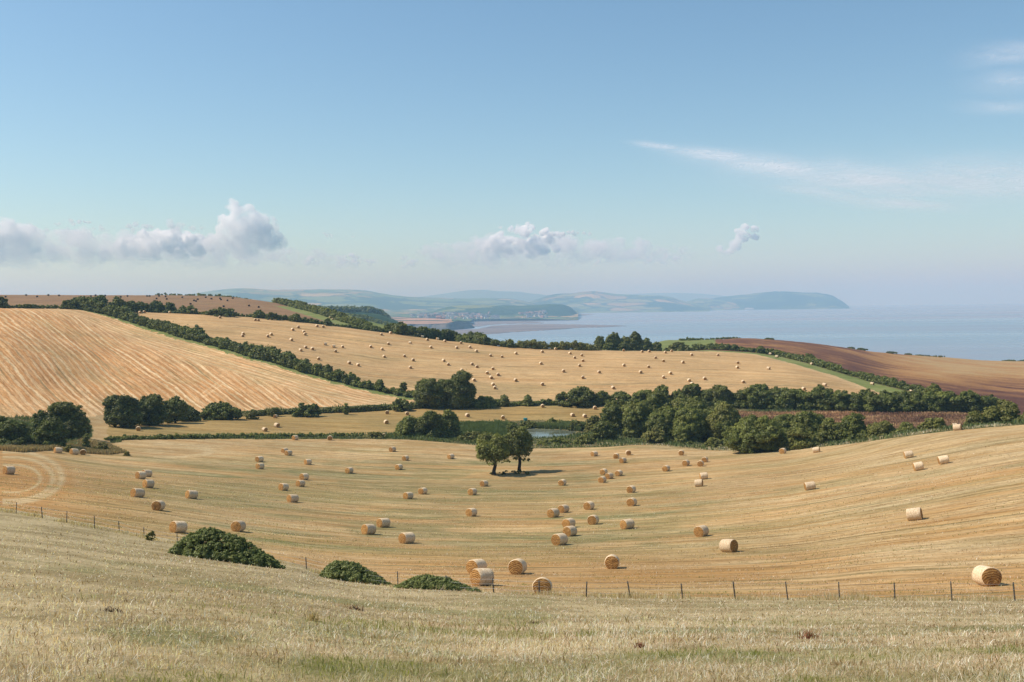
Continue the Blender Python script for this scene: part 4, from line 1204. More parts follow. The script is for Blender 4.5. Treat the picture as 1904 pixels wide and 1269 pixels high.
def foliage(name, lumps, card, cover=1.25, seed=0, tone=0.0, yellow=0.0, core=0.80, stretch=1.5, up=0.30, sub=6):
    """leaf clumps on the surface of many small lumps (x, y, z, rx, ry, rz), plus their shaded insides"""
    rng = np.random.default_rng(seed)
    L0 = np.asarray(lumps, float); n0 = len(L0)
    # every lump carries smaller sprays on its outside
    ns = sub
    sd = rng.normal(size=(n0, ns, 3)); sd[..., 2] = np.abs(sd[..., 2]) * 0.9 - 0.25; sd /= np.linalg.norm(sd, axis=2, keepdims=True)
    sr = rng.uniform(0.26, 0.52, (n0, ns, 1)) * L0[:, None, 3:6]
    sc = L0[:, None, :3] + sd * L0[:, None, 3:6] * rng.uniform(0.75, 1.05, (n0, ns, 1))
    S = np.concatenate([sc, sr], 2).reshape(-1, 6)
    L = np.concatenate([L0, S]); n = len(L)
    area = 4 * PI * ((L[:, 3] * L[:, 4]) ** 1.6 / 3 + (L[:, 3] * L[:, 5]) ** 1.6 / 3 + (L[:, 4] * L[:, 5]) ** 1.6 / 3) ** (1 / 1.6)
    cnt = cover * area / card ** 2
    cnt[:n0] *= 0.45
    cnt = np.maximum(3, cnt.astype(int))
    idx = np.repeat(np.arange(n), cnt); N = len(idx)
    d = rng.normal(size=(N, 3)); d /= np.linalg.norm(d, axis=1, keepdims=True)
    low = (d[:, 2] < -0.3) & (rng.random(N) < 0.75)
    d[low, 2] *= -1
    rad = 0.84 + 0.30 * rng.random(N) ** 1.6
    rad = rad + (rng.random(N) < 0.06) * rng.random(N) * 0.55 * (d[:, 2] > -0.1)      # stray shoots
    c = L[idx, :3] + d * L[idx, 3:6] * rad[:, None]
    nr = d + rng.normal(size=(N, 3)) * 0.38 + np.array([0, 0, up]); nr /= np.linalg.norm(nr, axis=1, keepdims=True)
    t = np.cross(nr, rng.normal(size=(N, 3))); t /= np.linalg.norm(t, axis=1, keepdims=True) + 1e-9
    b = np.cross(nr, t)
    s = card * (0.55 + 0.75 * rng.random(N)); s2 = s * (0.7 + (stretch - 0.7) * rng.random(N)) * 0.6
    s = s * 0.6
    V = np.stack([c - t * s2[:, None], c - b * s[:, None] * 0.8 + t * s2[:, None] * .1, c + t * s2[:, None], c + b * s[:, None] * 0.8 - t * s2[:, None] * .1], 1).reshape(-1, 3)
    Q = np.arange(N * 4).reshape(N, 4)
    lt = rng.normal(0, 0.10, n); lt[n0:] = np.repeat(lt[:n0], ns) + rng.normal(0, 0.11, n - n0); ly = np.clip(rng.normal(0, 0.22, n), 0, 1) * 0.5
    T = np.clip(0.46 + tone + lt[idx] + rng.normal(0, 0.13, N), 0, 1); Y = np.clip(yellow + ly[idx] + rng.normal(0, 0.08, N), 0, 1)
    tc = np.zeros((N, 4)); tc[:, 0] = T; tc[:, 1] = Y; tc[:, 3] = 1
    tc = np.repeat(tc, 4, 0)
    iv, itri = ico()
    if core > 0:
        CV = (L[:, None, :3] + iv[None] * L[:, None, 3:6] * core * (1 + 0.25 * (rng.random((n, len(iv), 1)) - 0.5))).reshape(-1, 3)
        CT_ = (itri[None] + (np.arange(n) * len(iv))[:, None, None]).reshape(-1, 3) + len(V)
        ct = np.zeros((len(CV), 4)); ct[:, 0] = np.repeat(np.clip(0.40 + tone + lt, 0, 1), len(iv)); ct[:, 1] = yellow; ct[:, 3] = 1
        me = mesh_arrays(name, np.concatenate([V, CV]), quads=Q, tris=CT_); vattr(me, 'tone', 'FLOAT_COLOR', np.concatenate([tc, ct]))
    else:
        me = mesh_arrays(name, V, quads=Q); vattr(me, 'tone', 'FLOAT_COLOR', tc)
    return me


def crown_lumps(style, w, h, seed, dep=0.85, nl=None):
    rng = np.random.default_rng(seed)
    nl = nl or int(np.clip(14 + 3.2 * (w * h) ** 0.75, 18, 110))
    out = []
    ph = rng.uniform(0, 50)
    for i in range(nl):
        th = rng.uniform(0, 2 * PI); q = rng.random()
        if style == 'dome':
            zf = 0.02 + 0.90 * q ** 0.8; r = max(0.05, (1 - zf ** 2.2)) ** 0.55
        elif style == 'mound':
            zf = 0.0 + 0.85 * q ** 1.1; r = max(0.03, 1 - zf ** 1.25) ** 0.8
        elif style == 'tree':
            zf = 0.14 + 0.80 * q ** 0.85; s = (zf - 0.10) / 0.9; r = math.sin(PI * min(0.985, 0.12 + 0.86 * s)) ** 0.55
        elif style == 'oak':
            zf = 0.50 + 0.48 * q ** 0.8; s = (zf - 0.44) / 0.56; r = math.sin(PI * min(0.985, 0.24 + 0.73 * s)) ** 0.5
        else:  # upright
            zf = 0.10 + 0.84 * q; s = (zf - 0.05) / 0.95; r = math.sin(PI * min(0.98, 0.22 + 0.75 * s)) ** 0.75
        r *= 0.62 + 0.70 * vnoise(np.array(ph + th * 1.1), np.array(zf * 2.3), seed)
        hh = h * (0.72 + 0.50 * float(vnoise(np.array(ph + th * 0.9 + 7), np.array(r * 2.0), seed + 3)))
        R = (0.15 + 0.13 * rng.random()) * min(w, h * 1.1) * (1.0 if nl < 50 else 0.82)
        k = max(0.0, 1 - R / (0.5 * w)) * (1 if rng.random() < 0.72 else rng.uniform(0.2, 0.9))
        if style == 'oak' and i % 3 == 0:      # hanging outer sprays
            R *= 0.36; k = rng.uniform(0.65, 1.0); hh *= rng.uniform(0.60, 0.9)
        out.append((math.cos(th) * r * 0.5 * w * k, math.sin(th) * r * 0.5 * w * dep * k, max(R * 0.35, zf * hh - R * 0.25), R, R, R * rng.uniform(0.7, 0.95)))
    return out


def trunk_geo(h, r, limbs, seed, spread=0.3):
    rs = random.Random(seed); V, Q = [], []
    def tube(p0, p1, r0, r1, seg=7, n=5, wob=0.06):
        b = len(V); A = Vector(p0); B = Vector(p1); ax = (B - A).normalized(); sx = ax.orthogonal().normalized(); sy = ax.cross(sx)
        L = (B - A).length
        for i in range(n + 1):
            t = i / n; c = A.lerp(B, t) + (sx * rs.uniform(-1, 1) + sy * rs.uniform(-1, 1)) * wob * L * math.sin(t * PI); rr = r0 + (r1 - r0) * t
            if i == 0: rr *= 1.35
            for a in range(seg):
                g = 2 * PI * a / seg; V.append(tuple(c + (sx * math.cos(g) + sy * math.sin(g)) * rr))
        for i in range(n):
            for a in range(seg): Q.append((b + i * seg + a, b + i * seg + (a + 1) % seg, b + (i + 1) * seg + (a + 1) % seg, b + (i + 1) * seg + a))
        Q.append(tuple(b + n * seg + a for a in range(seg)))
    top = (rs.uniform(-.1, .1) * h, rs.uniform(-.1, .1) * h, h)
    tube((0, 0, -0.4), top, r, r * 0.55)
    for i in range(limbs):
        g = 2 * PI * (i + rs.random() * 0.6) / limbs; s = h * spread * rs.uniform(0.8, 1.3)
        f = rs.uniform(0.55, 0.95)
        tube((top[0] * f, top[1] * f, h * f), (top[0] + math.cos(g) * s, top[1] + math.sin(g) * s, h + s * rs.uniform(0.5, 1.2)), r * 0.42, r * 0.14)
    me = bpy.data.meshes.new('trunk'); me.from_pydata(V, [], Q); me.update()
    for p in me.polygons: p.use_smooth = True
    return me


def base_point(u, vb, d=None):
    if d is None: return hit(u, vb)[0]
    r = ray_h(u, vb); x, y = r[0] * d, r[1] * d
    return np.array([x, y, float(ground(x, y))])


NVEG = 0
WIDE = ('trees of the pond copse', 'uneven tree row at the hill foot', 'dense hedgerow trees below the field corner', 'dark hedgerow trees beside the brown field')


def card_for(d): return float(np.clip(d / 996.0 * 1.15, 0.10, 1.6))


def tree(u0, u1, vt, vb, style, label, group=None, d=None, tone=0.0, yellow=0.0, cat='tree', dep=0.8, cover=1.3, limbs=4, trunk=None, core=0.78, nl=None, name=None, cardk=1.0):
    """one tree or bush filling the photo box u0..u1, vt..vb, standing on the ground"""
    global NVEG
    NVEG += 1; seed = 1000 + NVEG
    p = base_point(0.5 * (u0 + u1), vb, d); dd = math.hypot(p[0], p[1])
    if dd < 20: print('BAD BASE', label, p)
    pu, pv = project(p)
    w = (u1 - u0) * dd / F; h = (pv - vt) * dd / F
    h = max(h, 0.6)
    rj = random.Random(seed); tone += rj.gauss(0, 0.065); yellow = max(0, yellow + rj.uniform(-0.03, 0.14))
    L = crown_lumps(style, w * (1.10 if group in WIDE else 0.95), h * (rj.uniform(0.78, 0.95) if group in WIDE else 0.88), seed, dep, nl)
    me = foliage(name and 'crown' or 'crown', L, card_for(dd) * cardk, cover, seed, tone, yellow, core)
    if cat == 'shrub':
        o = link(name or 'shrub', me, M['leaf'], None, tuple(p)); me.name = 'shrub'
        return tag(o, label, 'shrub', group)
    o = link(name or 'tree', None, None, None, tuple(p))
    link('crown', me, M['leaf'], o)
    th = trunk or h * (0.5 if style == 'oak' else 0.4)
    link('trunk', trunk_geo(th, max(0.12, 0.028 * h + 0.02 * w), limbs, seed), M['bark'], o)
    return tag(o, label, 'tree', group)


def hedge(pts, hpx, wid, label, name='hedge', group=None, tone=0.0, yellow=0.0, seed=1, vary=0.45, d=None, mat='leaf', cat='hedge', step=0.55, cover=1.25, gaps=0.0, kind=None):
    """a hedgerow along photo points (u, foot row); hpx is its height in photo pixels at each point"""
    rng = np.random.default_rng(seed)
    P = hit(*zip(*pts)) if d is None else np.array([base_point(u, v, dd_) for (u, v), dd_ in zip(pts, d)])
    D = np.hypot(P[:, 0], P[:, 1]); H = np.array(hpx, float) * D / F * 0.84
    seg = np.hypot(*np.diff(P[:, :2], axis=0).T); arc = np.concatenate([[0], np.cumsum(seg)])
    meanH = H.mean(); n = max(6, int(arc[-1] / (step * max(wid, meanH) * 0.5)))
    s = np.linspace(0, arc[-1], n)
    x = np.interp(s, arc, P[:, 0]); y = np.interp(s, arc, P[:, 1]); h = np.interp(s, arc, H)
    tx = np.gradient(x); ty = np.gradient(y); L_ = np.hypot(tx, ty) + 1e-9; nx, ny = -ty / L_, tx / L_
    hn = h * (1 - vary + 2 * vary * fbm(s / (2.2 * meanH + 2), s * 0 + seed, seed, 3))
    lumps = []
    for i in range(n):
        if gaps and vnoise(np.array(s[i] / 6), np.array(3.3), seed + 5) < gaps: continue
        zs = 0.0
        while True:
            R = (0.30 + 0.18 * rng.random()) * min(max(wid, 0.6 * hn[i]), 1.3 * hn[i])
            R = min(R, max(hn[i] * 0.55, 0.3))
            zc = zs + R * 0.55
            if zc + R * 0.7 > hn[i] and zs > 0: break
            off = rng.uniform(-0.5, 0.5) * max(0.1, wid - R)
            j = rng.uniform(-.5, .5) * step * wid
            lx, ly = x[i] + nx[i] * off + j * tx[i] / L_[i], y[i] + ny[i] * off + j * ty[i] / L_[i]
            lumps.append((lx, ly, zc, R, R, R * 0.85))
            zs += R * 0.95
            if zs > hn[i] * 0.8: break
    lumps = np.array(lumps)
    lumps[:, 2] += ground(lumps[:, 0], lumps[:, 1])
    c0 = np.array([x[n // 2], y[n // 2], float(ground(x[n // 2], y[n // 2]))])
    lumps[:, :3] -= c0
    me = foliage(name, lumps, card_for(D.mean()), cover, seed, tone, yellow, 0.8)
    o = link(name, me, M[mat], None, tuple(c0))
    return tag(o, label, cat if kind is None else None, group, kind)


# --- long hedges
hedge(DIAG, [24, 20, 19, 22, 24, 24, 22, 15, 15], 4.2, 'thick dark hedge running diagonally down between the striped field and the far hillside', seed=11, vary=0.5)
hedge([(-260, 571), (-120, 571.5), (0, 573), (60, 573.8), (115, 574.8)], [8, 8, 7, 8, 7], 2.5, 'low dark hedge along the crest of the striped field', seed=12, vary=0.3)
hedge([(248, 579), (300, 582), (350, 584), (390, 586.5), (450, 589), (520, 595), (600, 603.5), (660, 611.5), (722, 619)], [12, 8, 7, 6, 7, 9, 8, 9, 9], 3.0, 'hedge between the ridge field and the pale hillside of bales', seed=13, vary=0.5)
hedge([(511, 563), (540, 570), (580, 580), (620, 592), (660, 604), (706, 617)], [10, 13, 15, 16, 15, 9], 5.0, 'broad olive hedge sweeping down the spur from the ridge to the cliff view', seed=14, vary=0.35, tone=0.05, yellow=0.12)
hedge([(726, 619.5), (780, 627), (840, 635), (900, 641.5), (950, 646)], [22, 24, 22, 20, 17], 5.0, 'row of dark windblown trees along the top of the hillside below the cliff', seed=15, vary=0.5, tone=-0.03)
hedge([(950, 646.2), (1000, 648.8), (1050, 650.5), (1112, 652)], [14, 17, 16, 14], 4.0, 'olive brown scrub hedge on the hilltop against the sea', seed=16, vary=0.4, tone=0.06, yellow=0.35)
hedge([(1292, 651.5), (1340, 651), (1400, 655), (1440, 660.5), (1480, 669.5), (1520, 680), (1560, 692), (1600, 703), (1640, 714.5), (1690, 726), (1745, 738)], [13, 11, 11, 11, 12, 13, 14, 14, 14, 15, 14], 3.2,
      'long trimmed hedge sloping between the green strip and the brown field', seed=17, vary=0.3)
hedge([(462, 774.5), (510, 771.5), (560, 770), (640, 767), (720, 762), (775, 760.5)], [11, 12, 11, 12, 12, 12], 1.8, 'low clipped dark hedge behind the narrow valley field', seed=18, vary=0.25, yellow=0.15, tone=-0.05)
hedge([(880, 757), (930, 756), (985, 754), (1040, 752.5)], [14, 12, 12, 14], 2.5, 'low hedge between the big tree clump and the dome shaped oak', seed=19, vary=0.4, tone=0.03)
hedge([(200, 819), (260, 817.5), (350, 816), (450, 814), (560, 812), (668, 811)], [9, 10, 10, 9, 8, 6], 1.6, 'low green bank hedge between the narrow field and the big stubble field', seed=20, vary=0.25, tone=0.16, yellow=0.1)

# --- trees of the field boundary behind the valley
G1 = 'trees along the lower field boundary'
tree(-60, 62, 776, 828, 'dome', 'dark thicket cut off by the picture edge below the striped field', G1, tone=-0.05)
tree(60, 110, 764, 812, 'dome', 'rounded bush leaning on the big round tree by the farm track', G1, tone=-0.02)
tree(82, 165, 755, 815, 'dome', 'big round tree with olive top beside the farm track gateway', G1, tone=0.0, yellow=0.1)
tree(66, 125, 778, 820, 'dome', 'lighter low bush in front of the big round tree by the track', G1, tone=0.08, d=228)
tree(192, 262, 738, 794, 'tree', 'first tall dark tree of the row beyond the track gateway', G1, tone=-0.05)
tree(250, 308, 739, 791, 'tree', 'second tall dark tree of the row beyond the track gateway', G1, tone=-0.06)
tree(300, 352, 740, 787, 'tree', 'third tree of the row, light showing through its middle', G1, tone=-0.05, cover=1.0)
tree(335, 372, 754, 784, 'dome', 'small dark tree ending the row beyond the track gateway', G1, tone=-0.04)
tree(366, 456, 746, 781, 'dome', 'wide low domed green tree beside the dark tree row', G1, tone=-0.01, dep=0.6)
tree(455, 482, 762, 780, 'dome', 'brownish thorn bush at the end of the low clipped hedge', G1, tone=0.0, yellow=0.4, cat='shrub')
tree(497, 522, 756, 775, 'upright', 'small pointed bush standing in the low clipped hedge', G1, tone=0.0, yellow=0.15, cat='shrub')
tree(543, 598, 749, 775, 'dome', 'neat dome shaped bush standing out of the low clipped hedge', G1, tone=0.02)
tree(636, 650, 750, 771, 'upright', 'thin square topped bush like a post in the clipped hedge', G1, tone=-0.02, cat='shrub')
tree(725, 768, 740, 764, 'dome', 'ragged bush where the clipped hedge meets the big tree clump', G1, tone=0.05)
tree(742, 759, 710, 734, 'upright', 'small tree ending the diagonal hedge at the hill foot', G1, tone=0.0)
tree(698, 716, 704, 726, 'dome', 'round bush rising above the lower end of the diagonal hedge', G1, tone=0.0, cat='shrub')
tree(768, 842, 697, 758, 'tree', 'broad grey green tree in the middle clump, the one by the diagonal hedge', G1, tone=0.03, yellow=0.12, limbs=5)
tree(820, 886, 692, 759, 'tree', 'tall dark tree with thin outer twigs in the middle clump', G1, tone=-0.02, limbs=5)
tree(776, 822, 728, 762, 'dome', 'dark bush under the grey green tree of the middle clump', G1, tone=-0.05, d=346)
tree(872, 932, 732, 757, 'mound', 'sloping bramble bank beside the tall dark tree', G1, tone=0.06, cat='shrub')
tree(926, 948, 735, 756, 'upright', 'small pale thorn bush, first of two in the low hedge', G1, tone=0.14, yellow=0.2, cat='shrub')
tree(969, 991, 732, 755, 'dome', 'small round bush, second of two in the low hedge', G1, tone=0.08, yellow=0.15, cat='shrub')
tree(1034, 1118, 719, 755, 'dome', 'great dark dome shaped oak at the foot of the hillside', G1, tone=-0.02, dep=0.7)
tree(1100, 1140, 727, 753, 'dome', 'feathery bush leaning against the dome shaped oak', G1, tone=0.05)
for i, (u0, u1, vt) in enumerate([(1130, 1182, 726), (1170, 1226, 722), (1212, 1250, 722), (1240, 1280, 724), (1266, 1306, 714), (1298, 1332, 722), (1320, 1366, 719), (1356, 1398, 722)]):
    tree(u0, u1, vt, 753.5 + i * 0.5, 'dome', f'{ORD[i]} tree counted seaward in the uneven row beyond the dome shaped oak', 'uneven tree row at the hill foot', tone=random.uniform(-.04, .05), yellow=random.uniform(0, .1))
for i, (u0, u1, vt) in enumerate([(1388, 1436, 717), (1426, 1474, 719), (1464, 1508, 718), (1500, 1556, 719), (1545, 1590, 729)]):
    tree(u0, u1, vt, 757 + i * 0.6, 'dome', f'{ORD[i]} tree counted seaward in the dense dark hedgerow below the bale field corner', 'dense hedgerow trees below the field corner', tone=random.uniform(-.05, .02) + (0.1 if i == 3 else 0), dep=0.6)
tree(1590, 1614, 736, 760, 'upright', 'thin light tree in the gap of the dense hedgerow', G1, tone=0.12, cover=1.0)
for i, (u0, u1, vt) in enumerate([(1590, 1642, 727), (1628, 1690, 728), (1678, 1738, 730), (1728, 1786, 728), (1772, 1826, 730), (1808, 1856, 734)]):
    tree(u0, u1, vt, 762 + i * 0.4, 'dome', f'{ORD[i]} dark tree counted seaward in the clipped hedgerow beside the brown field', 'dark hedgerow trees beside the brown field', tone=random.uniform(-.06, .02), dep=0.6)
tree(1718, 1752, 714, 742, 'dome', 'round dark tree on the corner where the sloping hedge ends', G1, tone=-0.03)

hedge([(1122, 754), (1220, 755), (1320, 757), (1400, 759)], [18, 20, 20, 20], 5, 'bushy undergrowth filling the uneven tree row at the hill foot', seed=41, vary=0.5)
hedge([(1396, 760), (1500, 762), (1590, 764)], [42, 44, 38], 5, 'dense undergrowth beneath the dark hedgerow at the field corner', seed=42, vary=0.16, tone=-0.03)
hedge([(1600, 765), (1700, 766), (1790, 767), (1845, 769)], [38, 40, 40, 34], 5, 'dense undergrowth beneath the hedgerow beside the brown field', seed=43, vary=0.16, tone=-0.03)
hedge([(1130, 800), (1200, 803), (1290, 806), (1370, 812)], [34, 44, 48, 34], 9, 'saplings and brambles filling the inside of the pond copse', seed=44, vary=0.5, tone=0.02, yellow=0.1, d=[290, 286, 284, 268])
hedge([(1380, 822), (1450, 824), (1530, 824), (1612, 818), (1690, 806)], [36, 40, 36, 28, 22], 7, 'saplings filling the seaward half of the copse', seed=45, vary=0.5, tone=0.02, yellow=0.1, d=[250, 246, 242, 236, 230])
# --- pond copse
G2 = 'trees of the pond copse'
W = [(1118, 1182, 748, 806, 'tree', 'leafy tree at the pond end of the copse', 0.06, 0.08, 288), (1160, 1218, 742, 810, 'tree', 'full green tree behind the brown bush of the copse', 0.05, 0.1, 284),
     (1196, 1262, 734, 800, 'tree', 'tall dark tree at the back of the copse', 0.0, 0.0, 296), (1248, 1318, 738, 802, 'tree', 'wide crowned tree at the top of the copse', 0.02, 0.05, 296),
     (1300, 1372, 744, 806, 'tree', 'tree behind the yellow green one in the copse', 0.0, 0.05, 292), (1206, 1262, 758, 820, 'tree', 'grey green tree at the front of the copse with dark shade under it', -0.02, 0.02, 272),
     (1252, 1318, 754, 820, 'tree', 'tall grey green tree at the front middle of the copse', 0.03, 0.05, 270), (1312, 1382, 756, 820, 'tree', 'bright yellow green tree in the copse', 0.16, 0.35, 271),
     (1358, 1452, 764, 842, 'tree', 'huge spreading tree standing forward of the copse at the stubble edge', 0.0, 0.06, 232), (1424, 1486, 764, 826, 'tree', 'dark tree behind the huge spreading tree', 0.0, 0.0, 254),
     (1462, 1534, 766, 826, 'dome', 'dark rounded tree between the huge tree and the light green one', -0.02, 0.0, 252), (1462, 1520, 788, 836, 'dome', 'light green rounded tree at the stubble edge', 0.13, 0.25, 230),
     (1520, 1576, 782, 830, 'dome', 'mid green tree beside the light green rounded one', 0.05, 0.08, 236), (1560, 1612, 776, 828, 'dome', 'dark last tree of the copse towards the sea', -0.03, 0.03, 236)]
for (u0, u1, vt, vb, st, lab, tn, ye, dd) in W:
    tree(u0, u1, vt, vb, st, lab, G2, d=dd, tone=tn, yellow=ye, limbs=5)
G3 = 'bushes round the pond and stubble edge'
S_ = [(1098, 1150, 784, 818, 'dome', 'dark green round bush between the pond and the copse', 0.02, 0.05, 272), (1086, 1124, 770, 800, 'dome', 'brown green bush above the round bush by the pond', -0.02, 0.3, 296),
      (1188, 1250, 795, 826, 'dome', 'olive brown bush at the front foot of the copse', 0.04, 0.4, 258), (1250, 1290, 808, 826, 'mound', 'low green bush at the stubble edge below the copse', 0.12, 0.2, 256),
      (1300, 1352, 812, 832, 'mound', 'low nettle clump beneath the front trees of the copse', 0.1, 0.25, 252),
      (1060, 1112, 806, 834, 'mound', 'bramble mound between the pond and the stubble', 0.12, 0.12, 262), (990, 1072, 812, 836, 'mound', 'long green bramble bank in front of the pond', 0.14, 0.1, 264),
      (722, 800, 768, 812, 'mound', 'sloping end of the willow thicket by the valley field', 0.0, 0.05, 276), (764, 838, 762, 812, 'dome', 'dark willow thicket facing the oak pair', -0.01, 0.05, 276),
      (812, 858, 760, 806, 'dome', 'paler green willow crowning the thicket', 0.13, 0.12, 282), (838, 916, 800, 816, 'mound', 'brown green scrub strip below the reeds', 0.04, 0.35, 268),
      (668, 726, 800, 816, 'mound', 'grey dry scrub at the end of the low green hedge', 0.06, 0.5, 272),
      (940, 966, 786, 812, 'upright', 'dark small tree between the reeds and the open water', -0.04, 0.0, 288), (960, 1010, 780, 797, 'mound', 'dark scrub on the far bank of the pond', 0.0, 0.15, 306),
      (1000, 1060, 777, 799, 'mound', 'tall green bank growth behind the pond', 0.1, 0.15, 308), (1050, 1096, 780, 806, 'mound', 'brambles on the seaward bank of the pond', 0.05, 0.2, 300),
      (1612, 1670, 780, 814, 'mound', 'olive scrub bush at the end of the copse', 0.05, 0.3, 228), (1660, 1712, 784, 808, 'mound', 'green scrub on the brow of the stubble hill', 0.08, 0.2, 226),
      (1706, 1768, 776, 806, 'mound', 'light scrub beside the two hilltop bales', 0.12, 0.3, 226), (1790, 1838, 768, 804, 'dome', 'dark scrub bush over the hill brow', 0.0, 0.15, 228),
      (1828, 1904, 752, 802, 'dome', 'large olive scrub tree over the hill brow at the picture edge', 0.03, 0.25, 236), (1880, 1960, 764, 800, 'dome', 'scrub bush cut off by the picture edge on the hill brow', 0.02, 0.2, 228),
      (228, 244, 838, 848, 'mound', 'tiny dead bush at the tip of the dry grass bank', -0.1, 0.5, None), (118, 146, 828, 842, 'dome', 'grey dead bush between the bales by the track', -0.2, 0.45, None), (170, 206, 822, 838, 'mound', 'withered bush on top of the dry grass bank', -0.1, 0.6, None),
      (152, 168, 806, 818, 'dome', 'small green bush beside the track in the shade of the big round tree', 0.06, 0.1, 232)]
for (u0, u1, vt, vb, st, lab, tn, ye, dd) in S_:
    tree(u0, u1, vt, vb, st, lab, G3, d=dd, tone=tn, yellow=ye, cat='shrub', dep=0.7)

# --- the pair of oaks in the stubble
o1 = tree(880, 956, 799, 884, 'oak', 'oak of the pair with a bare leaning trunk, the one towards the track', 'pair of oaks in the stubble', d=205, tone=0.10, yellow=0.08, dep=0.9, cover=1.25, limbs=6, trunk=5.4, core=0.35, nl=80)
o2 = tree(933, 998, 794, 879, 'oak', 'darker taller oak of the pair, the one towards the sea', 'pair of oaks in the stubble', d=210, tone=-0.03, dep=0.9, cover=1.35, limbs=6, trunk=5.4, core=0.45, nl=80)
tree(912, 992, 873, 884, 'mound', 'low dark weeds growing beneath the oak pair', None, d=206, tone=-0.02, yellow=0.2, cat='shrub', dep=0.35, name='shrub')

# --- hedge and skyline trees farther off
G4 = 'bushes on the upper hedges'
U_ = [(-20, 17, 553, 573, 'dome', 'dark round bush at the picture edge on the striped field crest', -0.03), (112, 150, 558, 575, 'dome', 'dark bush heading the diagonal hedge', -0.03), (126, 168, 554, 575, 'dome', 'big dark bush at the top of the diagonal hedge', 0.0),
      (160, 204, 551, 579, 'dome', 'tallest olive tree at the top of the diagonal hedge', 0.06), (196, 240, 557, 584, 'dome', 'tree just below the tallest at the top of the diagonal hedge', 0.03), (226, 258, 560, 580, 'dome', 'bluish bush behind the top of the diagonal hedge', -0.02),
      (250, 280, 561, 580, 'dome', 'first rounded tree of the hedge below the ridge field', -0.02), (276, 308, 560, 581, 'tree', 'second rounded tree of the hedge below the ridge field', 0.02), (306, 328, 563, 582, 'dome', 'third rounded tree of the hedge below the ridge field', -0.02),
      (328, 370, 569, 584, 'dome', 'ragged bushes ending the first run of the ridge field hedge', 0.0), (390, 442, 571, 588, 'dome', 'dark wide tree clump in the middle of the ridge field hedge', -0.05), (470, 494, 577, 592, 'dome', 'dark bush opening the last run of the ridge field hedge', -0.04),
      (490, 524, 581, 595, 'dome', 'second dark bush in the last run of the ridge field hedge', -0.04), (538, 562, 583, 599, 'dome', 'taller dark bush in the last run of the ridge field hedge', -0.03), (600, 618, 594, 606, 'dome', 'small dark tree where the spur hedge meets the ridge field hedge', -0.04),
      (712, 724, 603, 618, 'dome', 'small round tree at the end of the green wedge', 0.0), (730, 762, 600, 623, 'dome', 'tall tree above the hillside hedge below the pink cliff field', -0.02)]
for (u0, u1, vt, vb, st, lab, tn) in U_:
    tree(u0, u1, vt, vb, st, lab, G4, tone=tn, dep=0.8, cat='tree' if (u1 - u0) > 26 else 'shrub')
for i, (u0, u1, vt, dd, tn) in enumerate([(1102, 1130, 624, 505, 0.0), (1122, 1158, 621, 510, 0.05), (1150, 1178, 625, 512, 0.02), (1164, 1198, 620, 512, 0.0), (1186, 1216, 630, 512, 0.03), (1118, 1146, 634, 500, -0.03), (1146, 1170, 636, 500, -0.05), (1210, 1234, 636, 518, -0.02)]):
    tree(u0, u1, vt, 655, 'dome', ['rounded tree with a clear sky gap, first of the hilltop copse', 'tall brownish tree, second in the hilltop copse', 'low crowned middle tree of the hilltop copse', 'highest dark tree of the hilltop copse against the sea', 'fifth sloping tree of the hilltop copse',
         'dark front bush under the brownish tree of the hilltop copse', 'dark front bush under the middle tree of the hilltop copse', 'dark bush ending the hilltop copse towards the green field'][i], 'hilltop copse against the sea', d=dd, tone=tn, yellow=0.15 if i in (1, 2, 4) else 0.03)
tree(1232, 1290, 634, 655, 'mound', 'sloping thicket between the hilltop copse and the green field', None, d=530, tone=0.0, yellow=0.15)
tree(1310, 1358, 637, 653, 'dome', 'dark thicket where the hedge meets the green field', None, d=560, tone=-0.02)
tree(1404, 1424, 643, 657, 'dome', 'round bush in the upper part of the sloping hedge', None, tone=-0.04)
tree(1494, 1516, 658, 674, 'dome', 'big dark bush halfway down the sloping hedge', None, tone=-0.05)
hedge([(1262, 634), (1285, 633), (1300, 634)], [5, 6, 3], 4, 'dark gorse patch on the skyline above the green field', cat='shrub', name='gorse', seed=31, d=[735, 745, 755])
hedge([(1296, 634), (1330, 633), (1362, 631.5), (1372, 631)], [3, 4, 5, 2], 4, 'strip of gorse on the skyline between the green field and the brown field', cat='shrub', name='gorse', seed=32, d=[775, 780, 785, 790])
for i, (u, v, w, h) in enumerate([(1430, 630.5, 15, 4), (1582, 647, 10, 3), (1602, 649.5, 16, 4), (1656, 656.5, 22, 5), (1690, 660, 10, 6), (1712, 662, 20, 3), (1740, 664.5, 20, 3), (1880, 672, 22, 4), (1905, 672, 16, 4)]):
    dd = float(np.interp(u, UCOL, RD[RI['S']]))
    tree(u - w * 0.75, u + w * 0.75, v - h * 0.45, v + 1, 'mound', f'{ORD[i]} low shrub counted towards the sea along the edge of the brown field', 'shrubs on the cliff edge', d=dd, tone=-0.03, cat='shrub', dep=1.0)
hedge([(286, 550), (330, 550.5), (380, 552), (418, 553), (440, 555), (490, 559.5)], [4, 5, 5, 6, 3, 1.5], 8, 'dark wood along the skyline of the ridge field', cat='wood', name='skyline_wood', seed=33, d=[985, 985, 968, 950, 935, 890], vary=0.4)
print('veg', NVEG)

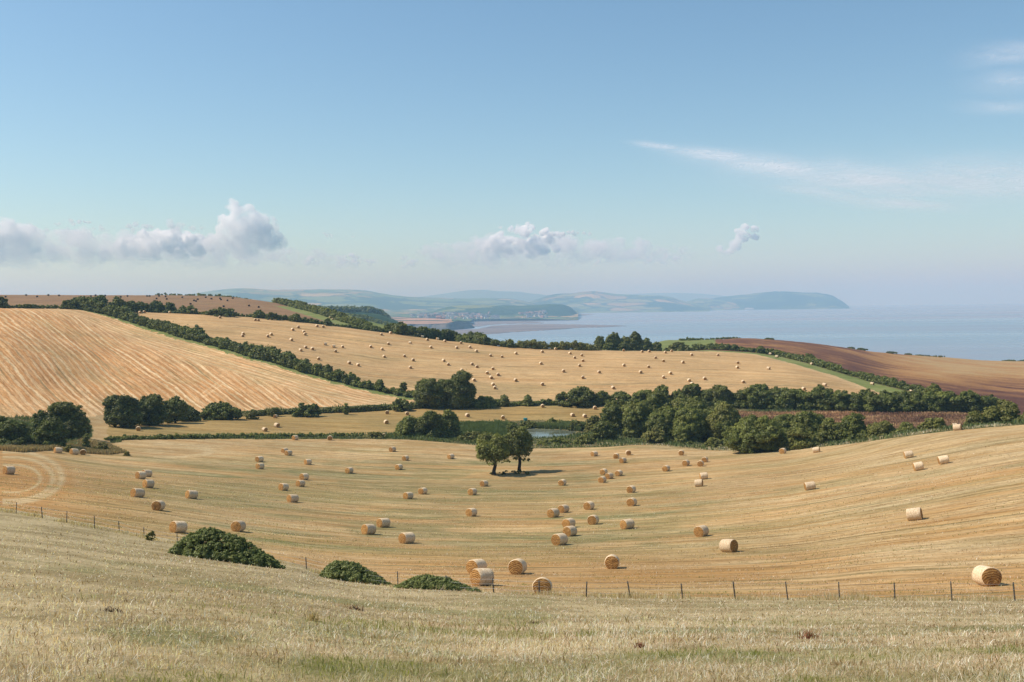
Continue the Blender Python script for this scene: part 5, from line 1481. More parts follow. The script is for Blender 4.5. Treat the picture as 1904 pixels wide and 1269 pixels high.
# --- brambles on the near side
G5 = 'bramble mounds along the meadow fence'
BR_ = [(318, 528, 983, 1058, None, 'largest long dark bramble mound on the meadow edge, with bales behind it', 0.0), (594, 728, 1041, 1092, 70, 'round bright green bramble mound in the middle of the fence line', 0.05), (735, 893, 1067, 1104, 63, 'low flat bramble mound beside the two bales that seem stacked', 0.03)]
for i, (u0, u1, vt, vb, dd, lab, tn) in enumerate(BR_):
    p = base_point(0.5 * (u0 + u1), vb - (14 if i == 0 else 6), dd); dd = math.hypot(p[0], p[1]); pu, pv = project(p)
    w = (u1 - u0) * dd / F * 0.96; h = (pv - vt) * dd / F * 0.94
    rng = np.random.default_rng(500 + i); L = []
    pk = (-0.10, -0.16, -0.12)[i]
    while len(L) < 620:
        a = rng.uniform(-0.5, 0.5); b = rng.uniform(-0.5, 0.5)
        e_ = (2 * a) ** 2 + (2 * b) ** 2
        if e_ > 1: continue
        aa = (a - pk) / (0.5 - pk if a > pk else 0.5 + pk)
        prof = math.cos(min(1, abs(aa)) * PI / 2) ** (0.75 if a < pk else 0.9) * (1 - (2 * b) ** 2 * 0.75)
        top = h * max(0.06, prof) * (0.90 + 0.20 * float(fbm(np.array(a * 7 + i), np.array(b * 5), 7, 3)))
        R = rng.uniform(0.13, 0.27)
        x = a * w; y = b * w * 0.45
        gz = float(ground(p[0] + x, p[1] + y)) - p[2]
        z = max(0.0, top - R * rng.uniform(0.9, 1.4))
        L.append((x, y, gz + z, R, R, R * 0.8))
        if z > 0.35 and len(L) % 2: L.append((x, y - 0.1, gz + z * rng.uniform(0.0, 0.6), R * 1.7, R * 1.7, R * 1.7))
    me = foliage('bramble', L, 0.10, 1.0, 600 + i, tn + 0.22, 0.08, 0.85, 1.7, 0.45, 4)
    tag(link('bramble_bush', me, M['bramble'], None, tuple(p)), lab, 'bush', G5)
tree(271, 290, 987, 1012, 'upright', 'small dark scraggy bush on the fence line below the bales', None, d=90, tone=-0.25, yellow=0.3, cat='shrub', cover=0.5, core=0.0, cardk=1.3)

# ------------------------------------------------------------------ pond
m, n = newmat('pond water')
pos = n.n('ShaderNodeNewGeometry').outputs['Position']
w = n.noise(pos, 0.6, 3, 0.6); alg = n.noise(pos, 0.12, 4, 0.6)
p_ = n.principled(n.mix(n.mapr(alg, 0.4, 0.6), alb(112, 116, 100), alb(136, 138, 114)), n.mapr(alg, 0.4, 0.65, 0.06, 0.3), n.bump(w, 0.06, 0.05), 0.5)
p_.inputs['IOR'].default_value = 1.33; n.done(p_.outputs[0])
pc = POND_P[:, :2].mean(0)
k = 46; th = np.linspace(0, 2 * PI, k, endpoint=False)
ring = np.stack([np.interp(th, np.linspace(0, 2 * PI, len(POND_P) + 1), np.append(POND_P[:, i], POND_P[0, i])) for i in (0, 1)], -1)
ring = pc + (ring - pc) * 1.10
V = np.concatenate([np.c_[ring, np.full(k, POND_Z)], [[pc[0], pc[1], POND_Z]]])
tag(link('pond_water', mesh_arrays('pond_water', V, tris=np.array([(i, (i + 1) % k, k) for i in range(k)])), m), kind='structure')


# ------------------------------------------------------------------ blades: meadow grass, reeds, dry bank, fence grass
def blades(name, x, y, h, wd, tone, mat, lean=0.5, seed=1, label=None, kind='stuff', flat=None, green=None):
    rng = np.random.default_rng(seed); N = len(x)
    z = ground(x, y)
    th = rng.uniform(0, 2 * PI, N); dx, dy = np.cos(th), np.sin(th)
    ln = np.abs(rng.normal(0, lean, N)) * h
    if flat is not None: ln = np.where(flat, h * rng.uniform(0.8, 1.6, N), ln); h = np.where(flat, h * 0.25, h)
    # blade faces roughly across the view so that it shows, with free spread
    ph = rng.uniform(0, 2 * PI, N)
    sx, sy = np.cos(ph) * wd / 2, np.sin(ph) * wd / 2
    b = np.stack([x, y, z - 0.02], -1)
    s = np.stack([sx, sy, np.zeros(N)], -1)
    mid = b + np.stack([dx * ln * 0.35, dy * ln * 0.35, h * 0.62], -1)
    tip = b + np.stack([dx * ln, dy * ln, h], -1)
    V = np.stack([b - s, b + s, mid + s * 0.8, mid - s * 0.8, tip], 1).reshape(-1, 3)
    o = np.arange(N)[:, None] * 5
    Q = o + np.array([[0, 1, 2, 3]]); T = o + np.array([[3, 2, 4]])
    me = mesh_arrays(name, V, quads=Q, tris=T)
    tc = np.zeros((N, 4)); tc[:, 0] = np.clip(tone, 0, 1); tc[:, 1] = 0 if green is None else np.clip(green, 0, 1); tc[:, 3] = 1
    vattr(me, 'tone', 'FLOAT_COLOR', np.repeat(tc, 5, 0))
    return tag(link(name, me, mat), label, None, None, kind)


M['grass'] = leaf_mat('meadow grass', alb(150, 120, 84, 1.0), alb(226, 195, 165, 1.0), alb(252, 236, 220, 1.0), alb(142, 142, 78, 1.0), 0.42)
M['reed'] = leaf_mat('reeds', (0.075, 0.105, 0.032), (0.14, 0.185, 0.058), (0.23, 0.27, 0.105), (0.16, 0.15, 0.07), 0.25)
rng = np.random.default_rng(77)
N = 360000
al = rng.uniform(ALPHA[48], ALPHA[-48], N)
ci = np.interp(al, ALPHA, np.arange(NCOL)).astype(int)
dc = RD[RI['crest']][ci] + 1.5
q = rng.random(N)
lo = 8.5; e = 0.55
d = (lo ** -e + q * (dc ** -e - lo ** -e)) ** (-1 / e)
x = np.sin(al) * d; y = np.cos(al) * d
patch = fbm(x / 3.2, y / 3.2, 71, 4); clump = fbm(x / 0.45, y / 0.45, 72, 3); big = fbm(x / 11, y / 11, 73, 3)
green = sstep(0.58, 0.70, patch) * sstep(60, 10, d) * 0.95 + 0.16 * rng.random(N) * sstep(0.4, 0.6, big)
green = np.where(rng.random(N) < 0.25, green * 0.2, green) + 0.10 * rng.random(N) + 0.25 * sstep(62, 95, d) + 0.45 * rng.random(N) * sstep(22, 11, d) * sstep(0.42, 0.6, patch)
brownish = sstep(0.66, 0.74, fbm(x / 1.1 + 40, y / 1.1, 79, 3)); green = green * (1 - brownish)
tone = 0.52 + 0.7 * (clump - 0.5) + rng.normal(0, 0.34, N) + 0.2 * (big - 0.5) - 0.45 * brownish
h = (0.05 + 0.10 * rng.random(N) ** 2 + 0.12 * (clump - 0.35)) * (1 + 0.4 * sstep(0.45, 0.65, big))
h = np.maximum(h * 0.78, 0.025)
wd = np.maximum(0.007, d / 996.0 * 0.75) * rng.uniform(0.5, 1.5, N)
fl = rng.random(N) < 0.68
blades('meadow_grass', x, y, h, wd, tone, M['grass'], 0.75, 78, None, 'stuff', fl, green)

# dead weeds and a green tussock standing out of the turf
M['weed'] = leaf_mat('dead weed', alb(84, 68, 52, .9), alb(128, 100, 76, .9), alb(178, 146, 112, .9), alb(160, 104, 76, .9), 0.15)
for k_, (u_, v_, wpx, hpx_, tn_, yl_, mt_, lab_) in enumerate([
        (210, 1138, 26, 9, 0.12, 0.0, 'weed', 'dark dead weed clump in the pale turf below the long bramble mound'), (663, 1135, 26, 8, 0.15, 0.2, 'weed', 'dark brown dock stalks in the turf in front of the round bramble mound'),
        (995, 1160, 34, 6, 0.08, 0.1, 'weed', 'flat dark dead stem lying in the middle of the meadow'), (1505, 1188, 34, 14, 0.55, 0.95, 'weed', 'reddish brown dried dock clump in the seaward part of the meadow'),
        (1093, 1184, 60, 14, 0.15, 0.95, 'grass', 'dark green grass tussock in the middle of the meadow'), (1190, 1205, 16, 10, 0.35, 0.9, 'weed', 'small rusty dock stalk beyond the green tussock'),
        (582, 1155, 22, 16, 0.6, 0.25, 'dry', 'round tan tuft of dead grass in front of the bramble mounds')]):
    p_ = base_point(u_, v_); dd_ = math.hypot(p_[0], p_[1]); r_ = np.random.default_rng(700 + k_); n_ = 110
    xx = p_[0] + r_.normal(0, 0.25, n_) * wpx * dd_ / F * 1.1; yy = p_[1] + r_.normal(0, 0.12, n_) * wpx * dd_ / F
    o_ = blades('weed_clump', xx, yy, hpx_ * dd_ / F * r_.uniform(0.4, 1.5, n_), np.full(n_, max(0.015, dd_ / 996 * 0.7)), tn_ + r_.normal(0, 0.12, n_), M[mt_], 0.8, 710 + k_, lab_, None, r_.random(n_) < 0.3, yl_ + r_.normal(0, .1, n_))
    o_['category'] = 'weed'

# cut stubble and loose straw standing in rows on the near part of the big field
N = 130000
rs_ = np.random.default_rng(55)
al = rs_.uniform(ALPHA[120], ALPHA[-120], N); ci = np.interp(al, ALPHA, np.arange(NCOL)).astype(int)
d0 = RD[RI['fieldnear']][ci] - 1.0; d1 = 185.0
d = (d0 ** -0.6 + rs_.random(N) * (d1 ** -0.6 - d0 ** -0.6)) ** (-1 / 0.6)
x = np.sin(al) * d; y = np.cos(al) * d
ca, sa = math.cos(-0.10), math.sin(-0.10)
al_, ac_ = x * ca + y * sa, -x * sa + y * ca
ac_ = np.round(ac_ / 0.62) * 0.62 + rs_.normal(0, 0.07, N)
x, y = al_ * ca - ac_ * sa, al_ * sa + ac_ * ca
cl = fbm(al_ / 5, ac_ / 1.1, 57, 4); k = (cl > 0.46) & (np.hypot(x, y) > d0)
x, y, cl, d = x[k], y[k], cl[k], np.hypot(x, y)[k]
weed = fbm(al_[k] / 6, ac_[k] / 1.6, 58, 4)
blades('stubble', x, y, rs_.uniform(0.06, 0.17, len(x)), np.maximum(0.02, d / 996 * 0.55) * rs_.uniform(.6, 1.5, len(x)), 0.38 + 0.9 * (cl - 0.55) + rs_.normal(0, 0.2, len(x)), M['grass'], 0.6, 59, None, 'stuff', rs_.random(len(x)) < 0.5, sstep(0.58, 0.68, weed) * 0.9)

# tall dry grass by the fence and down the field side of it
N = 26000
al = rng.uniform(ALPHA[48], ALPHA[-48], N); ci = np.interp(al, ALPHA, np.arange(NCOL)).astype(int)
t = rng.normal(0.45, 0.16, N); d = RD[RI['crest']][ci] + (RD[RI['fieldnear']][ci] - RD[RI['crest']][ci]) * t
x = np.sin(al) * d; y = np.cos(al) * d
cl = fbm(x / 1.6, y / 1.6, 81, 4)
k = cl > 0.46
x, y, d, cl = x[k], y[k], d[k], cl[k]
blades('fence_grass', x, y, (0.12 + 0.5 * (cl - 0.44) * 2.2) * rng.uniform(0.6, 1.2, len(x)), d / 996 * 0.5, 0.5 + rng.normal(0, 0.18, len(x)), M['grass'], 0.3, 83, None, 'stuff', None, rng.random(len(x)) * 0.6)


def fill(poly, n, seed, d=None):
    """points on the ground inside a photo polygon laid on the ground"""
    P = hit(*zip(*poly))[:, :2]; rng = np.random.default_rng(seed)
    lo_, hi_ = P.min(0), P.max(0); out = np.empty((0, 2))
    while len(out) < n:
        c = rng.uniform(lo_, hi_, (n * 3, 2)); out = np.concatenate([out, c[in_poly(c[:, 0], c[:, 1], [tuple(q_) for q_ in P])]])
    return out[:n, 0], out[:n, 1]


x, y = fill([(850, 790), (900, 788), (950, 787.5), (962, 790), (950, 800), (958, 808), (940, 813), (880, 814), (850, 812)], 26000, 5)
pt = fbm(x / 3, y / 3, 91, 3)
rp_ = hit(*zip(*[(850, 790), (900, 788), (950, 787.5), (962, 790), (950, 800), (958, 808), (940, 813), (880, 814), (850, 812), (850, 790)]))
red, _, _ = poly_dist(x, y, [tuple(q_) for q_ in rp_[:, :2]])
redge = 0.35 + 0.65 * sstep(0, 5, red + 3 * (pt - 0.5))
blades('reeds', x, y, (0.9 + 1.4 * pt + rng.normal(0, 0.2, len(x))) * redge, np.full(len(x), 0.16), 0.42 + 0.5 * (pt - 0.5) + rng.normal(0, 0.15, len(x)), M['reed'], 0.15, 92, None, 'stuff', None, np.clip(rng.normal(0.05, 0.1, len(x)), 0, 1))
x, y = fill([(1000, 797), (1060, 800), (1080, 803), (1078, 797), (1090, 792), (1040, 790), (995, 794)], 7000, 6)
blades('reeds', x, y, 1.1 + 0.6 * rng.random(len(x)), np.full(len(x), 0.18), 0.55 + rng.normal(0, 0.15, len(x)), M['reed'], 0.2, 93, None, 'stuff', None, rng.random(len(x)) * 0.5)
x, y = fill([(-40, 836), (20, 830), (60, 828), (90, 822), (150, 824), (200, 828), (236, 842), (200, 846), (100, 838), (40, 842)], 20000, 7)
pt = fbm(x / 4, y / 4, 95, 3)
blades('dry_grass', x, y, (0.3 + 1.3 * pt ** 1.5) * rng.uniform(.6, 1.1, len(x)), np.full(len(x), 0.2), 0.22 + 0.4 * (pt - 0.5) + rng.normal(0, 0.15, len(x)), M['dry'], 0.3, 96, None, 'stuff', None, rng.random(len(x)) * 0.3)
# rough growth at the edges of the stubble: pond side, copse side and the hill brow
x, y = fill([(860, 826), (960, 833), (1110, 831), (1200, 828), (1350, 838), (1440, 838), (1560, 828), (1680, 811), (1790, 799), (1880, 792), (1880, 789), (1760, 797), (1680, 806), (1560, 822), (1440, 832), (1350, 833), (1200, 822), (1000, 826)], 16000, 8)
pt = fbm(x / 3, y / 3, 97, 3)
blades('edge_grass', x, y, (0.15 + 0.7 * pt ** 1.5) * rng.uniform(.6, 1.1, len(x)), np.full(len(x), 0.18), 0.55 + 0.5 * (pt - 0.5) + rng.normal(0, 0.15, len(x)), M['grass'], 0.3, 98, None, 'stuff', None, rng.random(len(x)) * 0.55)

# cover on the rough ground behind and round the pond: nettles and rank grass
cells = (REG == ROUGH) & (ck > RI['H']) & (ck < RI['L']) & (cu > -60) & (cu < 1960)
ii, jj = np.nonzero(cells); pick = np.random.default_rng(9).integers(0, len(ii), 70000)
rg2 = np.random.default_rng(10)
a_, b_ = rg2.random(len(pick)), rg2.random(len(pick)); ii, jj = ii[pick], jj[pick]
x = VX[ii, jj] * (1 - a_) * (1 - b_) + VX[ii + 1, jj] * a_ * (1 - b_) + VX[ii, jj + 1] * (1 - a_) * b_ + VX[ii + 1, jj + 1] * a_ * b_
y = VY[ii, jj] * (1 - a_) * (1 - b_) + VY[ii + 1, jj] * a_ * (1 - b_) + VY[ii, jj + 1] * (1 - a_) * b_ + VY[ii + 1, jj + 1] * a_ * b_
k = ~in_poly(x, y, [tuple(q_) for q_ in ring]); x, y = x[k], y[k]
pt = fbm(x / 5, y / 5, 99, 4)
blades('rank_growth', x, y, (0.2 + 0.9 * sstep(0.35, 0.7, pt)) * rg2.uniform(.5, 1.1, len(x)), np.full(len(x), 0.26), 0.45 + 0.4 * (pt - 0.5) + rg2.normal(0, 0.15, len(x)), M['reed'], 0.35, 99, None, 'stuff', None, 0.55 * rg2.random(len(x)) + sstep(0.55, 0.4, pt) * 0.5)

# brown crop stems on the strip and the seaward field edge
cells = (REG == BROWNSTRIP) & (cu > 1300) & (cu < 1960)
ii, jj = np.nonzero(cells); pick = rg2.integers(0, len(ii), 22000); a_, b_ = rg2.random(len(pick)), rg2.random(len(pick)); ii, jj = ii[pick], jj[pick]
x = VX[ii, jj] + (VX[ii + 1, jj] - VX[ii, jj]) * a_ + (VX[ii, jj + 1] - VX[ii, jj]) * b_; y = VY[ii, jj] + (VY[ii + 1, jj] - VY[ii, jj]) * a_ + (VY[ii, jj + 1] - VY[ii, jj]) * b_
pt = fbm(x / 12, y / 4, 101, 4)
M['crop'] = leaf_mat('brown crop stems', alb(120, 90, 72, .9), alb(170, 132, 98, .9), alb(222, 184, 136, .9), alb(170, 130, 84), 0.15)
blades('brown_crop', x, y, 0.5 * rg2.uniform(.6, 1.2, len(x)), np.full(len(x), 0.2), 0.5 + 1.5 * (pt - 0.5) + rg2.normal(0, 0.14, len(x)), M['crop'], 0.25, 102, None, 'stuff')

# turquoise feed bin on the field edge above the pond
def bin_mesh():
    V, Q = [], []; seg = 14
    prof = [(0.0, 0.0), (0.55, 0.0), (0.6, 0.12), (0.66, 0.95), (0.72, 1.0), (0.72, 1.08), (0.5, 1.18), (0.16, 1.24), (0.0, 1.24)]
    for r, z in prof:
        for a in range(seg): V.append((r * math.cos(2 * PI * a / seg), r * math.sin(2 * PI * a / seg), z))
    for i in range(len(prof) - 1):
        for a in range(seg): Q.append((i * seg + a, i * seg + (a + 1) % seg, (i + 1) * seg + (a + 1) % seg, (i + 1) * seg + a))
    me = bpy.data.meshes.new('feed_bin'); me.from_pydata(V, [], Q); me.update(); return me
m, n = newmat('turquoise plastic'); n.done(n.principled(alb(60, 150, 150), 0.45, None, 0.3).outputs[0])
pb = base_point(977, 786, 318)
tag(link('feed_bin', bin_mesh(), m, None, tuple(pb)), 'small turquoise plastic bin standing on the field edge behind the pond', 'bin')

# ------------------------------------------------------------------ far woods, town, resort
def far_wood(name, pts, dlist, depth, hm, card, seed, label, tone=0.0, n_=260):
    rng = np.random.default_rng(seed); L = []
    pts = np.array(pts, float)
    for k in range(n_):
        t = rng.random() * (len(pts) - 1); i = int(t); f = t - i
        u = pts[i, 0] + (pts[i + 1, 0] - pts[i, 0]) * f; v = pts[i, 1] + (pts[i + 1, 1] - pts[i, 1]) * f
        d = dlist[i] + (dlist[i + 1] - dlist[i]) * f; dd = d + rng.uniform(-0.5, 0.5) * depth
        h = hm * rng.uniform(0.6, 1.15)
        p = at(u, v, d); s = dd / d
        x, y = p[0] * s, p[1] * s
        R = h * rng.uniform(0.45, 0.7)
        L.append((x, y, p[2] - R, R, R, R * 0.9)); L.append((x, y, p[2] - R - h * 0.7, R, R, R))
        L.append((x, y, p[2] - R - h * 1.6, R, R, R * 1.2))
    L = np.array(L); c = L[:, :3].mean(0); L[:, :3] -= c
    me = foliage(name, L, card, 1.2, seed, tone, 0.0, 0.9)
    return tag(link(name, me, M['leaf'], None, tuple(c)), label, None, None, 'stuff')


far_wood('woodland', [(592, 572), (620, 571), (650, 571.5), (665, 573), (690, 572), (705, 577), (716, 585)], [2000, 2000, 2000, 2050, 2050, 2080, 2100], 160, 15, 3.0, 301, None, -0.04)
far_wood('woodland', [(632, 584), (660, 586), (690, 592), (712, 600), (730, 611), (760, 617)], [1500, 1500, 1500, 1450, 1400, 1350], 140, 13, 2.4, 302, None, -0.06, 300)
# the wood stands on a low rise
sheet('wooded_rise', np.linspace(560, 780, 60), [[(560, 600, 1350), (700, 625, 1350), (780, 640, 1350)], [(560, 588, 1600), (640, 590, 1600), (700, 600, 1600), (780, 632, 1600)], [(560, 580, 2000), (640, 580, 2000), (700, 583, 2000), (722, 590, 2000), (780, 620, 2000)], [(560, 592, 2600), (780, 620, 2600)]], M['wooded'], amp=4, seed=51)

m1, n = newmat('white render'); n.done(n.principled(alb(226, 222, 214), 0.8).outputs[0])
m2, n = newmat('red brick'); n.done(n.principled(alb(178, 148, 136), 0.85).outputs[0])
m3, n = newmat('grey slate'); n.done(n.principled(alb(116, 112, 116), 0.7).outputs[0])
m4, n = newmat('clay tile'); n.done(n.principled(alb(168, 128, 114), 0.85).outputs[0])


def house_mesh(wm, rm, L, W_, H):
    V = [(-L, -W_, 0), (L, -W_, 0), (L, W_, 0), (-L, W_, 0), (-L, -W_, H), (L, -W_, H), (L, W_, H), (-L, W_, H), (-L, 0, H + W_ * .8), (L, 0, H + W_ * .8),
         (-L - .5, -W_ - .6, H - .3), (L + .5, -W_ - .6, H - .3), (L + .5, W_ + .6, H - .3), (-L - .5, W_ + .6, H - .3), (-L - .5, 0, H + W_ * .8 + .25), (L + .5, 0, H + W_ * .8 + .25)]
    Fc = [(0, 1, 5, 4), (1, 2, 6, 9, 5), (2, 3, 7, 6), (3, 0, 4, 8, 7), (10, 11, 15, 14), (12, 13, 14, 15)]
    c = len(V); x0 = L * 0.6
    V += [(x0 + a, b, z) for z in (H + W_ * .4, H + W_ * .8 + 1.6) for a, b in ((-.5, -.5), (.5, -.5), (.5, .5), (-.5, .5))]
    Fc += [(c, c + 1, c + 5, c + 4), (c + 1, c + 2, c + 6, c + 5), (c + 2, c + 3, c + 7, c + 6), (c + 3, c, c + 4, c + 7), (c + 4, c + 5, c + 6, c + 7)]
    me = bpy.data.meshes.new('house'); me.from_pydata(V, [], Fc); me.update()
    me.materials.append(wm); me.materials.append(rm)
    for i, p_ in enumerate(me.polygons): p_.material_index = 1 if i in (4, 5) else 0
    return me


HM = [house_mesh(m1, m3, 7, 4.5, 6), house_mesh(m1, m4, 6, 4, 5.5), house_mesh(m2, m4, 7, 4.5, 6), house_mesh(m2, m3, 11, 5, 6.5), house_mesh(m1, m3, 14, 5.5, 8), house_mesh(m2, m4, 10, 4.5, 6)]
rng = np.random.default_rng(404)
cand = []
while len(cand) < 165:
    u = rng.uniform(762, 925); vv = rng.uniform(583.5, 597)
    c_ = 0.5 * (1 + math.tanh((u - 775) / 12)) * (1 if abs(vv - (589 + (u - 850) * 0.035)) < 5.5 else 0.12)
    if u > 900: c_ *= 0.4
    if rng.random() < c_: cand.append((u, vv, 0))
while len(cand) < 195:
    cand.append((rng.uniform(966, 1018), rng.uniform(580.5, 591.5), 1))
bpy.context.view_layer.update()
dgx = bpy.context.evaluated_depsgraph_get()
solid = ('coastal_plain', 'inland_plain', 'town_hill', 'harbour_shore', 'clifftop_field', 'clifftop_wood_bank')
nh = 0
for u, v, sea_side in cand:
    r = ray(u, v); r = r / np.linalg.norm(r)
    best = None
    for nm in solid:
        ob = bpy.data.objects[nm]
        ok, loc, nn, fi = ob.ray_cast(Vector((0, 0, CZ)), Vector(r))
        if ok and (best is None or loc.length < best[0].length): best = (loc, nm)
    if best is None or best[0].y < 4300 or best[0].z < -1: continue
    o = link('house', HM[int(rng.choice([0, 0, 1, 1, 2, 3, 4, 4, 5]))])
    o.location = best[0]; o.location.z -= 0.6; o.rotation_euler = (0, 0, rng.uniform(0, PI))
    s = rng.uniform(0.9, 1.5); o.scale = (s, s, s)
    tag(o, 'tiny pale house among the roofs of the distant seaside town below the wooded hill' if not sea_side else 'tiny white house on the distant harbour point under the wooded headland', 'house', 'houses of the distant town' if not sea_side else 'houses on the harbour point')
    nh += 1
print('houses', nh)
# white tented pavilion on the far coast
V, Fc = [], []
for k in range(6):
    x0 = k * 17.0; b = len(V); hh = 16 + (k * 7 % 5) * 2.2
    V += [(x0, -12, 0), (x0 + 16, -12, 0), (x0 + 16, 12, 0), (x0, 12, 0), (x0, -12, 9), (x0 + 16, -12, 9), (x0 + 16, 12, 9), (x0, 12, 9), (x0 + 8, 0, hh + 7)]
    Fc += [(b, b + 1, b + 5, b + 4), (b + 1, b + 2, b + 6, b + 5), (b + 2, b + 3, b + 7, b + 6), (b + 3, b, b + 4, b + 7), (b + 4, b + 5, b + 8), (b + 5, b + 6, b + 8), (b + 6, b + 7, b + 8), (b + 7, b + 4, b + 8)]
me = bpy.data.meshes.new('pavilion'); me.from_pydata([(x - 51, y, z) for x, y, z in V], [], Fc); me.update()
r = ray_h(1393, 571.0); dpv = 12250.0
o = link('pavilion', me, m1); o.location = (r[0] * dpv, r[1] * dpv, float(sea_z(dpv)) + 1); o.scale = (1, 1, 1.1)
tag(o, 'bright white many peaked tent pavilion on the far shore below the headland', 'pavilion')

# ------------------------------------------------------------------ clouds, far beyond the air box and above it
def cloud_mat(name, dens, px):
    """water droplets: a scattering volume, thinning towards its base and frayed by noise"""
    m, n = newmat(name)
    tc = n.n('ShaderNodeTexCoord'); sp = n.n('ShaderNodeSeparateXYZ'); n.l(tc.outputs['Generated'], sp.inputs[0])
    big = n.noise(tc.outputs['Object'], 1.0 / (26 * px), 5, 0.62)
    f = n.math('MULTIPLY', n.mapr(sp.outputs[2], 0.0, 0.9, 0.0, 1.0), n.mapr(big, 0.34, 0.66, 0.05, 1.5, True))
    v = n.n('ShaderNodeVolumePrincipled'); v.inputs['Color'].default_value = (1, 1, 1, 1); v.inputs['Anisotropy'].default_value = 0.0
    n.l(n.math('MULTIPLY', f, dens / px), v.inputs['Density'])
    n.done(None, v.outputs[0])
    return m


def cumulus(puffs, d, alpha, label, seed, vbase, group='cumulus clouds over the far hills'):
    """puffs: (u, v, ru, rv) photo ellipses, each filled with billows at range d"""
    import bmesh
    rng = np.random.default_rng(seed); bm = bmesh.new(); bmesh.ops.create_icosphere(bm, subdivisions=3, radius=1.0)
    iv = np.array([v.co[:] for v in bm.verts]); it = np.array([[v.index for v in f.verts] for f in bm.faces]); bm.free()
    V, T, FA = [], [], []; off = 0; px = d / F
    for (u, v, ru, rv) in puffs:
        nb = int(max(7, 30 * (ru * rv) / 900))
        for k in range(min(nb, 46)):
            a = rng.uniform(0, 2 * PI); q = math.sqrt(rng.random())
            uu = u + math.cos(a) * q * ru * 0.86; vv = v - math.sin(a) * q * rv * 0.86
            R = rng.uniform(0.26, 0.55) * min(ru, rv) * (1.2 - 0.45 * q) + 1.2
            c = at(uu, vv, d + rng.uniform(-0.6, 0.6) * ru * px); R *= px
            disp = 1 + 0.38 * (fbm(iv[:, 0] * 1.7 + k * 3, iv[:, 2] * 1.7 + iv[:, 1] * 1.3 + seed, seed, 4)[:, None] - 0.5) * 2
            P = c + iv * R * disp * np.array([1.15, 1.0, 0.9])
            V.append(P); T.append(it + off); off += len(iv)
    V = np.concatenate(V); c0 = V.mean(0)
    src = bpy.data.objects.new('cloud_source', mesh_arrays('cloud_source', V - c0, tris=np.concatenate(T))); COL.objects.link(src)
    md = src.modifiers.new('union', 'REMESH'); md.mode = 'VOXEL'; md.voxel_size = 1.15 * px; md.use_smooth_shade = True
    bpy.context.view_layer.update()
    me = bpy.data.meshes.new_from_object(src.evaluated_get(bpy.context.evaluated_depsgraph_get())); me.name = 'cloud'
    bpy.data.objects.remove(src)
    nvx = len(me.vertices); W = np.empty(nvx * 3, np.float32); me.vertices.foreach_get('co', W); W = W.reshape(-1, 3).astype(float)
    nn = np.empty(nvx * 3, np.float32); me.vertices.foreach_get('normal', nn); nn = nn.reshape(-1, 3)
    s1 = 5.0 * px; dd_ = (fbm(W[:, 0] / s1 + W[:, 1] / s1 * .7, W[:, 2] / s1 - W[:, 1] / s1 * .6, seed + 5, 4) - 0.5) * 2
    W = W + nn * dd_[:, None] * 2.2 * px
    me.vertices.foreach_set('co', W.astype(np.float32).ravel()); me.update()
    pu, pv = project(W + c0); vt = min(v - rv for u, v, ru, rv in puffs)
    f = np.clip((vbase - pv) / max(10.0, 0.75 * (vbase - vt)), 0.0, 1) ** 0.9
    vattr(me, 'fade', 'FLOAT', f * alpha)
    me.materials.clear(); me.materials.append(cloud_mat('cloud droplets', alpha * CLOUD_K, px))
    o = link('cloud', me, None, None, tuple(c0))
    return tag(o, label, 'cloud', group)


cumulus([(434, 384, 14, 15), (452, 400, 26, 20), (440, 422, 38, 26), (478, 418, 30, 26), (470, 440, 60, 28), (505, 448, 28, 20), (410, 450, 36, 22), (526, 446, 12, 12), (455, 462, 70, 20)], 74000, 0.85, 'towering white cumulus, the highest cloud over the ridge', 1, 500)
cumulus([(12, 424, 26, 20), (34, 440, 30, 24), (0, 456, 40, 26), (70, 444, 12, 12), (40, 466, 40, 18), (-40, 440, 40, 30)], 74000, 0.65, 'large soft cumulus cut off by the picture edge over the striped field', 2, 496)
cumulus([(258, 424, 32, 10), (240, 428, 18, 7)], 72000, 0.85, 'small flat bottomed cumulus beside the two round puffs', 3, 446)
cumulus([(326, 418, 14, 14)], 72000, 0.75, 'small round puff of cloud next to the flat bottomed cumulus', 4, 450)
cumulus([(366, 426, 16, 7)], 72000, 0.7, 'tiny cloud puff nearly touching the towering cumulus', 5, 446)
cumulus([(205, 466, 24, 13), (236, 458, 26, 17), (280, 450, 30, 22), (330, 448, 34, 22), (372, 458, 28, 20), (300, 470, 60, 16)], 78000, 1.7, 'hazy low cloud bank under the small puffs', 6, 494)
cumulus([(130, 414, 46, 6), (190, 426, 40, 6), (110, 432, 60, 8)], 80000, 1.0, 'thin grey cloud layer between the edge cumulus and the small puffs', 7, 450)
cumulus([(604, 437, 14, 4.5), (632, 440, 34, 5)], 72000, 0.85, 'long thin white cloud sliver high above the town', 8, 450)
cumulus([(755, 488, 22, 11)], 80000, 1.1, 'faint little cloud above the pink cliff field', 9, 506)
cumulus([(650, 488, 26, 16), (580, 488, 16, 12), (690, 490, 14, 10)], 82000, 0.9, 'very faint cloud low over the spur hedge', 10, 512)
cumulus([(940, 428, 24, 9), (968, 426, 28, 12), (930, 452, 42, 16), (905, 472, 34, 16), (1000, 440, 36, 16), (1040, 436, 30, 8), (1075, 434, 30, 6), (985, 462, 60, 18)], 78000, 1.9, 'wide hazy cumulus bank over the distant moor', 11, 500)
cumulus([(1040, 480, 11, 9), (1112, 492, 9, 7), (1060, 492, 10, 6)], 82000, 1.0, 'pair of tiny faint clouds over the wooded hills', 12, 504)
cumulus([(1240, 484, 34, 10), (1215, 488, 20, 8)], 82000, 0.7, 'faint cloud smear beside the lone bright cloud', 13, 506)
